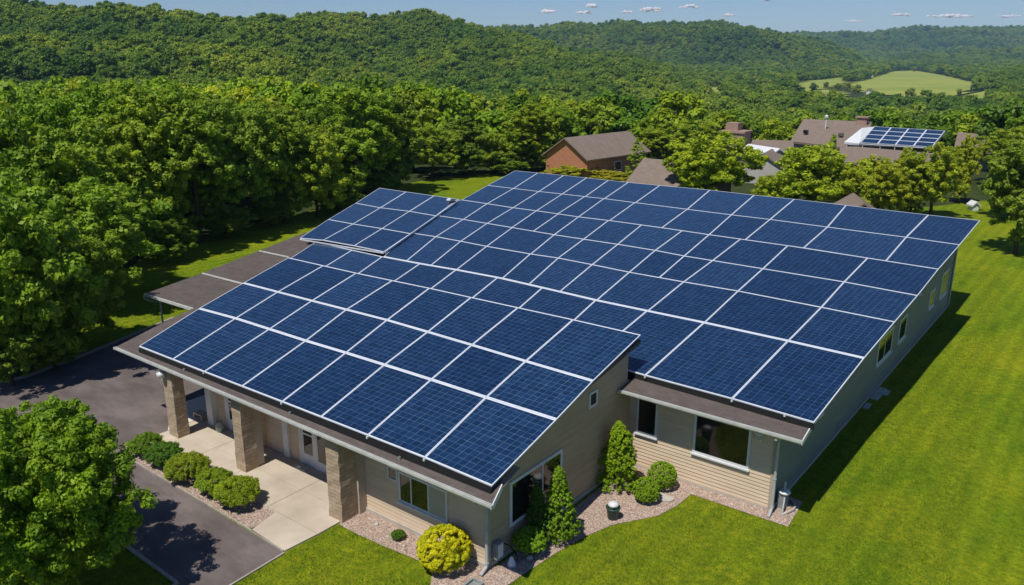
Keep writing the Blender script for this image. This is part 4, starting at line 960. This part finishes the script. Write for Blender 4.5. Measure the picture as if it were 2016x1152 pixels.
mb = MB(); mb.box(q[0]-2.0, q[0]+1.9, q[1]-1.6, q[1]+1.6, 5.6, 5.9); mb.box(q[0]-1.4, q[0]+.5, q[1]-.8, q[1]+.8, 5.9, 7.0); mb.build('stack', M['brickpale'], ck)
q = lp_(1503, 296, 3.6); gablehouse('white_gable_house', (q[0], q[1], 0), R(62), 6, 4.5, 2.7, 4.0, M['greywall'], M['white'], 'small white gable roof between the bright round trees', 'house', .3, wins=0)
q = lp_(1509, 322, 2.4); gablehouse('grey_gable_house', (q[0], q[1], 0), R(10), 6, 5, 2.4, 3.9, M['greywall'], M['shingle_far'], 'small grey gable building in front of the white gable roof', 'house', .3, wins=0)
q = lp_(1917, 403, .6); gablehouse('white_hut', (q[0], q[1], 0), R(40), .9, .7, .55, .85, M['white'], M['white'], 'tiny white hut at the foot of the trees at right', 'hut', .15, wins=0)
lm = thing('garden_lantern', onz(1736, 420), 'white garden lantern on a post behind the main roof edge', 'lantern')
q = wloc(lm); mb = MB(); mb.tube([q, q+[0, 0, 1.9]], .14, 8, .1); mb.build('post', M['found'], lm); mb = MB(); mb.lathe([(.1, 1.9), (.42, 2.1), (.46, 2.5), (.3, 2.85), (.05, 3.0)], tuple(q), 12); mb.build('globe', M['white'], lm, True)
# tiny distant farmhouses
fz = -23.
for i, (x, y, s, lab) in enumerate(((1713, 150, 12, 'distant pale farmhouse between the two meadows'), (1492, 165, 10, 'distant white barn beside the tan field'), (1330, 150, 10, 'distant white house in the valley trees, leftmost of the cluster'),
                                     (1412, 163, 8, 'distant white house left of the small green field'), (1972, 155, 12, 'distant brown roofed house at the right hillside'), (1318, 143, 9, 'distant white house highest in the valley trees'), (1712, 184, 9, 'distant grey house at the front edge of the big meadow'))):
    q = onz(x, y, fz+4); zt = float(height(q[0], q[1])); gablehouse('farmhouse', (q[0], q[1], zt+4), R(30+i*25), s*.8, s*.5, 2.2, 4.2, M['white'], M['shingle_far'] if i in (0, 4, 6) else M['white'], lab, 'farmhouse', .5, wins=0)

# ---- fields
FIELDPX = [
 [(1570, 164), (1600, 158), (1660, 152), (1665, 163), (1605, 178), (1585, 184)],
 [(1664, 167), (1700, 158), (1758, 140), (1800, 138), (1860, 148), (1925, 163), (1915, 175), (1875, 188), (1805, 190), (1740, 186), (1706, 182)],
 [(1392, 173), (1424, 169), (1428, 184), (1412, 188)],
 [(1528, 153), (1542, 151), (1548, 166), (1540, 178), (1532, 176)],
 [(1604, 179), (1625, 176), (1665, 182), (1662, 192), (1640, 192)],
 [(1904, 187), (1940, 178), (1962, 178), (1955, 192), (1925, 192)]]
FIELDS = []
for P_ in FIELDPX: FIELDS.append([tuple(onz(x, y, -22.5)[:2]) for x, y in P_])
TANPX = [(1480, 168), (1498, 162), (1496, 178), (1484, 182)]
TANF = [tuple(onz(x, y, -22.5)[:2]) for x, y in TANPX]
def drape(name, poly, m, st=24, off=.7):
    P_ = np.array(poly); lo, hi = P_.min(0), P_.max(0); xs = np.arange(lo[0], hi[0]+st, st/2); ys = np.arange(lo[1], hi[1]+st, st/2)
    XX, YY = np.meshgrid(xs, ys); Z = height(XX, YY)+off; nx = len(xs); v = np.stack([XX, YY, Z], -1).reshape(-1, 3); f = []
    I = inpoly((XX[:-1, :-1]+st/4), (YY[:-1, :-1]+st/4), poly)
    for j in range(len(ys)-1):
        for i in range(nx-1):
            if I[j, i]: f.append((j*nx+i, j*nx+i+1, (j+1)*nx+i+1, (j+1)*nx+i))
    struct(mk(name, v, f, m, smooth=True))
for P_ in FIELDS: drape('meadow_field', P_, M['field'])
drape('dry_field', TANF, M['fieldtan'])

# ---- filler trees, individually, out to about 200 m; the rest of the woods is one mass
CLEAR = [[tuple(onz(x, y)[:2]) for x, y in [(0, 830), (60, 700), (180, 560), (330, 490), (470, 445), (600, 420), (720, 385), (800, 362), (880, 345), (1000, 338), (1120, 350), (1300, 380), (1500, 420), (1700, 420), (1880, 402), (1960, 392), (2100, 400), (2400, 600)]] + [(60, 20), (60, -40), (-60, -40), (-60, 5)]]
# building yards (pixel quads at ground level)
for yd in ([(1075, 368), (1235, 372), (1285, 285), (1100, 290)], [(1225, 400), (1380, 400), (1375, 335), (1270, 335)]):
    CLEAR.append([tuple(onz(x, y)[:2]) for x, y in yd])
for (x0, x1, d0, d1) in ((17, 70, 76, 176),):   # the large building and the gardens in front of it
    CLEAR.append([tuple(ld(a, b)[:2]) for a, b in ((x0, d0), (x1*.75, d0), (x1*1.35, d1), (x0*2.3, d1))])
def cleared(X, Y):
    ok = np.zeros(np.shape(X), bool)
    for c_ in CLEAR: ok |= inpoly(X, Y, c_)
    return ok
keep = np.array(KEEP)
cand = []
s = 7.6
for a in np.arange(-160, 180, s):
    for b in np.arange(40, 222, s):
        la, dd = a + rng.uniform(-.36, .36)*s, b + rng.uniform(-.36, .36)*s
        if abs(la) > dd*.66+6: continue
        q = ld(la, dd)
        if np.min(np.hypot(keep[:, 0]-q[0], keep[:, 1]-q[1])) < 5.5: continue
        cand.append((dd, la, q[0], q[1]))
C_ = np.array(cand); C_ = C_[~cleared(C_[:, 2], C_[:, 3])]; C_ = C_[np.argsort(C_[:, 0])]
NIND = 235
names = {0: 'leafy tree in the dense wood left of the house', 1: 'leafy tree in the wooded flat beyond the main roof', 2: 'leafy tree in the woods behind the distant brown roofs'}
grp = {0: 'trees of the left wood', 1: 'trees of the woods beyond the main roof', 2: 'trees behind the distant brown roofs'}
extra = []
for i, (dd, la, X_, Y_) in enumerate(C_):
    px = 1008 + 1670*la/dd
    if i >= NIND: extra.append((X_, Y_)); continue
    key = 'abcd'[int(rng.integers(4))] if dd < 115 else ['fa', 'fb', 'fc'][int(rng.integers(3))]
    H = PROTO[key][2]; tall = rng.uniform(11.5, 15.5) if px < 900 else rng.uniform(9.5, 13)
    zt_ = float(height(X_, Y_)); lim = 17 - dd*(.054 if px > 1380 else (.036 if px > 900 else .020)); tall = max(4.5, min(tall*rng.uniform(.8, 1.12), lim + rng.uniform(-3.6, 1.0) - zt_))
    col = np.array([G1, G1, G2, G3, G4, G1, G5][int(rng.integers(7))])*rng.uniform(.85, 1.15)
    if px > 1000 and rng.random() < .4: col = np.array(G3)
    zn = 0 if px < 820 else (1 if px < 1480 else 2)
    tree(key, X_, Y_, float(height(X_, Y_)), rng.uniform(.85, 1.1), tall/H, rng.uniform(0, 6.28), tuple(col), names[zn], grp[zn])
# mass of woods: one object, crowns instanced on points
def forest():
    Pn = []
    def band(d0, d1, s, sc):
        n = int(.68*(d1**2-d0**2)*1.02/s**2); u = rng.random(n); d = np.sqrt(d0**2 + u*(d1**2-d0**2)); la = rng.uniform(-.68, .68, n)*d
        X = la*RT[0]+d*FW[0]; Y = la*RT[1]+d*FW[1]; return X, Y, np.full(n, sc)
    XX, YY, SS = [], [], []
    for args in ((205, 700, 7.2, 1.0), (700, 1400, 8.2, 1.0), (1400, 2900, 10.8, 1.2), (2900, 5400, 16, 1.6)):
        X, Y, S_ = band(*args); XX.append(X); YY.append(Y); SS.append(S_)
    ex = np.array(extra); ex = ex[(ex @ FW[:2]) < 212]; XX.append(ex[:, 0]); YY.append(ex[:, 1]); SS.append(np.ones(len(ex)))
    X, Y, S_ = map(np.concatenate, (XX, YY, SS))
    ok = ~cleared(X, Y)
    lat = X*RT[0]+Y*RT[1]; dq = X*FW[0]+Y*FW[1]; px = 1008+1670*lat/np.maximum(dq, 1)
    for P_ in FIELDS + [TANF]: ok &= ~inpoly(X, Y, P_)
    capy = np.interp(px, [0, 400, 800, 1000, 1380, 1500], [150, 140, 150, 162, 194, 204]); hz0 = height(X, Y); lim = CH - dq*(capy-104)/1670 - hz0
    near_ = dq < 420; SMX = np.where(near_, 1.1, 9.)
    S_ = np.where(near_, np.minimum(S_, np.maximum(lim/13., .45)), S_)
    hz = height(X, Y); top = hz + 13.5*S_
    ytop = 104 + 1670*(CH-top)/np.maximum(dq, 1)
    for (xa, xb, yb, dmx) in ((1565, 1672, 186, 1260), (1664, 1930, 188, 1250), (1392, 1428, 184, 900), (1480, 1498, 180, 900), (1528, 1548, 176, 1000), (1904, 1962, 190, 900)):
        ok &= ~((px > xa) & (px < xb) & (ytop < yb-5) & (dq < dmx) & (dq > 400))
    X, Y, S_, hz, SMX = X[ok], Y[ok], S_[ok], hz[ok], SMX[ok]; n = len(X)
    me = bpy.data.meshes.new('forest'); me.vertices.add(n); me.vertices.foreach_set('co', np.stack([X, Y, hz-.5], 1).astype(np.float32).ravel())
    me.materials.append(M['leaf_far'])
    sc = me.attributes.new('sc', 'FLOAT', 'POINT'); sc.data.foreach_set('value', np.minimum(S_*np.clip(rng.lognormal(-.04, .2, n), .6, 1.45), S_*SMX).astype(np.float32))
    kd = me.attributes.new('kd', 'INT', 'POINT'); kd.data.foreach_set('value', rng.integers(0, 3, n).astype(np.int32))
    rt = me.attributes.new('rt', 'FLOAT', 'POINT'); rt.data.foreach_set('value', rng.uniform(0, 6.28, n).astype(np.float32))
    o = bpy.data.objects.new('forest', me); COL.objects.link(o); o.color = (.195, .285, .030, 1)
    tag(o, 'dense green forest covering the hills and the valley', 'forest', kind='stuff')
    ng = bpy.data.node_groups.new('forest_scatter', 'GeometryNodeTree')
    ng.interface.new_socket('Geometry', in_out='INPUT', socket_type='NodeSocketGeometry'); ng.interface.new_socket('Geometry', in_out='OUTPUT', socket_type='NodeSocketGeometry')
    gi = ng.nodes.new('NodeGroupInput'); go = ng.nodes.new('NodeGroupOutput'); jn = ng.nodes.new('GeometryNodeJoinGeometry')
    m2p = ng.nodes.new('GeometryNodeMeshToPoints'); ng.links.new(gi.outputs[0], m2p.inputs['Mesh'])
    def attr(nm, ty):
        q = ng.nodes.new('GeometryNodeInputNamedAttribute'); q.data_type = ty; q.inputs['Name'].default_value = nm; return q.outputs['Attribute']
    src = {}
    for ob in COL.objects:
        if ob.name.startswith('crown') and ob.data == PROTO['fa'][0]: src.setdefault(0, ob)
        if ob.name.startswith('crown') and ob.data == PROTO['fb'][0]: src.setdefault(1, ob)
        if ob.name.startswith('crown') and ob.data == PROTO['fc'][0]: src.setdefault(2, ob)
    kda = attr('kd', 'INT'); sca = attr('sc', 'FLOAT'); rta = attr('rt', 'FLOAT')
    cxyz = ng.nodes.new('ShaderNodeCombineXYZ'); ng.links.new(rta, cxyz.inputs[2])
    for k in range(3):
        oi = ng.nodes.new('GeometryNodeObjectInfo'); oi.transform_space = 'ORIGINAL'; oi.inputs['Object'].default_value = src[k]; oi.inputs['As Instance'].default_value = True
        cmp_ = ng.nodes.new('FunctionNodeCompare'); cmp_.data_type = 'INT'; cmp_.operation = 'EQUAL'
        ins = [i for i in cmp_.inputs if i.type == 'INT']; ng.links.new(kda, ins[0]); ins[1].default_value = k
        iop = ng.nodes.new('GeometryNodeInstanceOnPoints'); ng.links.new(m2p.outputs[0], iop.inputs['Points']); ng.links.new(oi.outputs['Geometry'], iop.inputs['Instance'])
        ng.links.new(cmp_.outputs[0], iop.inputs['Selection']); ng.links.new(sca, iop.inputs['Scale']); ng.links.new(cxyz.outputs[0], iop.inputs['Rotation'])
        ng.links.new(iop.outputs[0], jn.inputs[0])
    ng.links.new(jn.outputs[0], go.inputs[0]); md = o.modifiers.new('scatter', 'NODES'); md.node_group = ng
    print('forest', n, 'individual trees', NT[0])
forest()

for i, (x, y, hpx, lab) in enumerate(((1790, 196, 26, 'round dark tree standing alone at the near edge of the big meadow'), (1601, 181, 20, 'small tree in the hedge between the left and the big meadow'), (1640, 186, 16, None), (1668, 178, 18, None), (1684, 184, 20, None),
        (1712, 190, 18, None), (1650, 176, 14, None), (1575, 190, 22, None), (1835, 196, 14, None), (1888, 186, 14, 'small tree near the right tip of the big meadow'), (1545, 186, 30, 'dark tall tree beside the tan field'), (1508, 186, 34, 'dark broad tree right of the distant white barn'), (1800, 141, 12, None), (1440, 186, 24, None), (1625, 172, 12, None))):
    q = onz(x, y, -22.8); d_ = q @ FW; k = 'fa' if i % 2 else 'fc'; Hh = hpx*d_/1670.
    tree(k, q[0], q[1], float(height(q[0], q[1])), Hh/PROTO[k][2], Hh/PROTO[k][2], i*1.3, (.08, .13, .03), lab or 'small hedgerow tree between the distant meadows', None if lab else 'hedgerow trees at the distant meadows')

# ---- garden shrubs
def shrub(name, x, y, H, rx, kind, colr, label, seed, leaf=.035, n=14000, group=None, z=.03, cat='shrub'):
    rg = np.random.default_rng(seed); C = []; Rd = []
    if kind == 'ball':
        for i in range(480):
            u = rg.normal(size=3); u /= np.linalg.norm(u); q = rg.uniform(.84, .92)
            if u[2] < -.75: continue
            C.append((u[0]*rx*q, u[1]*rx*q, H/2 + u[2]*H/2*q)); Rd.append(rx*rg.uniform(.07, .11))
        for i in range(20):
            u = rg.normal(size=3)*.3; C.append((u[0]*rx, u[1]*rx, H/2+u[2]*H/2)); Rd.append(rx*.4)
    elif kind == 'cone':
        for i in range(800):
            u = rg.random()**.85; q = rg.uniform(0, 6.28); prof = min(1, ((1-u)*1.35)**.6)*(1+.16*math.sin(3*q+seed+u*7))*(.9+.1*math.sin(u*17+seed)); rr = rx*prof*rg.uniform(.5, 1.0)*.92
            C.append((rr*math.cos(q)+.06*math.sin(5*u), rr*math.sin(q), H*(.04+.93*u))); Rd.append(rx*rg.uniform(.07, .13)*(1.1-.5*u))
    else:
        for i in range(260):
            u = rg.normal(size=3); u /= np.linalg.norm(u); u[2] = abs(u[2])*1.0 if rg.random() < .8 else u[2]*.5; q = rg.uniform(.72, .95)
            C.append((u[0]*rx*q, u[1]*rx*q, H*.44 + u[2]*H*.5*q)); Rd.append(rx*rg.uniform(.09, .16))
    C = np.array(C); C[:, 2] = np.maximum(C[:, 2], .05*H)
    V, rn = leafcloud(rg, C, np.array(Rd), max(20, n//len(C)), leaf, .9, .3, .55)
    me = fastmesh('foliage', V, 4, M['needle'], rn)
    r = thing(name, (x, y, z), label, cat, group); o = bpy.data.objects.new('foliage', me); COL.objects.link(o); o.parent = r; o.color = (*colr, 1)
    mb = MB(); mb.tube([(x, y, z-.05), (x+.02, y, z+H*.5)], max(.02, rx*.06), 6, rx*.03)
    for k in range(4): q = k*1.57+seed; mb.tube([(x, y, z+H*.12), (x+rx*.5*math.cos(q), y+rx*.5*math.sin(q), z+H*.5)], rx*.03+.004, 5, .005)
    mb.build('stem', M['bark'], r); return r
shrub('golden_shrub', -16.62, 17.72, 1.5, .98, 'ball', (.62, .59, .010), 'large golden yellow ball shrub at the front house corner', 1, .030, 60000)
shrub('round_shrub', -13.22, 25.75, 1.02, .56, 'ball', (.22, .36, .014), 'clipped ball shrub nearer the planter, front of the two', 2, .022, 32000)
shrub('round_shrub', -13.22, 27.05, 1.15, .62, 'ball', (.22, .36, .014), 'clipped ball shrub nearer the wall, back of the two', 3, .022, 32000)
shrub('round_shrub', -14.75, 20.1, 1.1, .62, 'bush', (.19, .34, .014), 'small rounded green shrub beside the front house corner', 4, .03, 20000)
shrub('cone_evergreen', -14.45, 21.5, 3.0, .76, 'cone', (.20, .34, .014), 'bright columnar evergreen below the gable window', 5, .032, 34000, cat='evergreen')
shrub('cone_evergreen', -14.95, 20.85, 2.4, .58, 'cone', (.09, .18, .014), 'dark columnar evergreen close to the gable window wall', 6, .032, 24000, cat='evergreen')
shrub('cone_evergreen', -14.7, 26.1, 2.95, .98, 'cone', (.26, .40, .012), 'bright cone evergreen in the corner between the two wings', 7, .032, 42000, cat='evergreen')
bx_ = [(-32.5, 15.8, 1.02, .80, (.15, .26, .014), 'leftmost bush of the row beside the driveway'), (-30.95, 15.75, 1.05, .84, (.10, .21, .016), 'darker second bush from the left in the driveway row'),
       (-29.1, 15.7, 1.12, 1.0, (.27, .34, .014), 'yellowish middle bush of the driveway row'), (-27.2, 15.75, 1.08, .82, (.23, .33, .014), 'fourth bush from the left in the driveway row'), (-25.72, 15.78, 1.2, .98, (.27, .36, .014), 'rightmost bush of the row, beside the open patio')]
for i, (x, y, H, rx, c, lab) in enumerate(bx_): shrub('bush', x, y, H, rx*.95, 'bush', c, lab, 20+i, .030, 36000, 'bushes in the gravel strip beside the driveway', cat='bush')
shrub('weed', -19.1, 17.95, .34, .27, 'bush', (.10, .19, .014), 'small leafy weed on the gravel below the sliding window', 40, .03, 2500, cat='plant')
shrub('weed', -17.95, 17.95, .2, .16, 'bush', (.06, .12, .014), 'tiny dark weed beside the golden shrub', 41, .025, 1200, cat='plant')
shrub('weed', -13.62, 23.9, .2, .2, 'bush', (.08, .16, .02), 'green plant growing in the teal planter', 42, .025, 1500, z=.45, cat='plant')

# ---- clouds, beyond and above everything
m = bpy.data.materials.new('cloud'); m.use_nodes = True; b = m.node_tree.nodes['Principled BSDF']; b.inputs['Base Color'].default_value = (1, .98, .98, 1); b.inputs['Roughness'].default_value = 1; b.inputs['Specular IOR Level'].default_value = 0
tl = m.node_tree.nodes.new('ShaderNodeBsdfTranslucent'); tl.inputs[0].default_value = (1, .97, .98, 1); mxs = m.node_tree.nodes.new('ShaderNodeMixShader'); mxs.inputs[0].default_value = .6
m.node_tree.links.new(b.outputs[0], mxs.inputs[1]); m.node_tree.links.new(tl.outputs[0], mxs.inputs[2]); m.node_tree.links.new(mxs.outputs[0], m.node_tree.nodes['Material Output'].inputs[0])
M['cloud'] = m
import bmesh
def cloud(x, y, wpx, hpx, label, seed):
    d = 14000.; el = -tandep(y); zc = CH + d*el; la = d*(x-1008)/(F/math.cos(PITCH)); c = ld(la, d, zc); s = d/1670.
    rg = np.random.default_rng(seed); bm = bmesh.new(); k = max(9, int(wpx/3.2))
    for i in range(k):
        u = (i+.5)/k*2-1; env = math.sqrt(max(0, 1-u*u)); off = RT*(u*wpx/2*s) + UP*(rg.uniform(-.1, .35)*hpx*s*env) + FW*rg.uniform(-1, 1)*hpx*s
        r = hpx*s*(.2+.28*env)*rg.uniform(.7, 1.1)
        g = bmesh.ops.create_icosphere(bm, subdivisions=3, radius=1)
        for v in g['verts']:
            n_ = .9+.10*math.sin(v.co.x*5+i)+.08*math.sin(v.co.y*7+v.co.z*6+i*2); co = np.array(v.co)
            v.co = tuple(off + co*r*n_*np.array([1.3, 1.3, .8 if co[2] > 0 else .45]))
    me = bpy.data.meshes.new('cloud'); bm.to_mesh(me); bm.free(); me.materials.append(M['cloud']); me.polygons.foreach_set('use_smooth', [True]*len(me.polygons))
    o = bpy.data.objects.new('cloud', me); COL.objects.link(o); o.location = tuple(c); tag(o, label, 'cloud', 'small white clouds low in the sky')
for i, (x, y, w_, h_, lab) in enumerate(((1079, 25, 26, 12, 'leftmost small white cloud above the hills'), (1163, 13, 18, 10, 'small cloud above another, second cluster from the left'), (1148, 26, 28, 9, 'flat cloud under the second cluster from the left'),
    (1230, 25, 22, 7, 'faint small cloud left of the widest middle cloud'), (1277, 21, 40, 11, 'widest white cloud near the middle of the sky'), (1351, 15, 38, 9, 'flat white cloud right of the widest middle cloud'),
    (1432, 31, 22, 8, 'small white cloud alone above the far ridge'), (1499, 1, 16, 7, 'cloud cut by the top border'), (1674, 42, 34, 6, 'thin faint cloud low over the far ridge'), (1765, 31, 36, 8, 'thin cloud left of the long cloud at right'),
    (1860, 33, 90, 9, 'long thin white cloud at the right'), (1975, 33, 44, 7, 'thin white cloud nearest the right border'))): cloud(x, y, w_, h_, lab, 60+i)

# ---- haze
mb = MB(); mb.box(-9000, 9000, -9000, 9000, -70, 190)
hz = mb.build('haze', None) if False else None
hm = bpy.data.materials.new('haze'); hm.use_nodes = True; t = hm.node_tree; t.nodes.clear(); pv = t.nodes.new('ShaderNodeVolumePrincipled'); oo = t.nodes.new('ShaderNodeOutputMaterial')
pv.inputs['Density'].default_value = .000075; pv.inputs['Color'].default_value = (.42, .70, 1, 1); pv.inputs['Anisotropy'].default_value = -.15; t.links.new(pv.outputs[0], oo.inputs['Volume'])
hz = mb.build('haze', hm); tag(hz, 'thin blue summer haze over the valley', 'haze', kind='stuff')
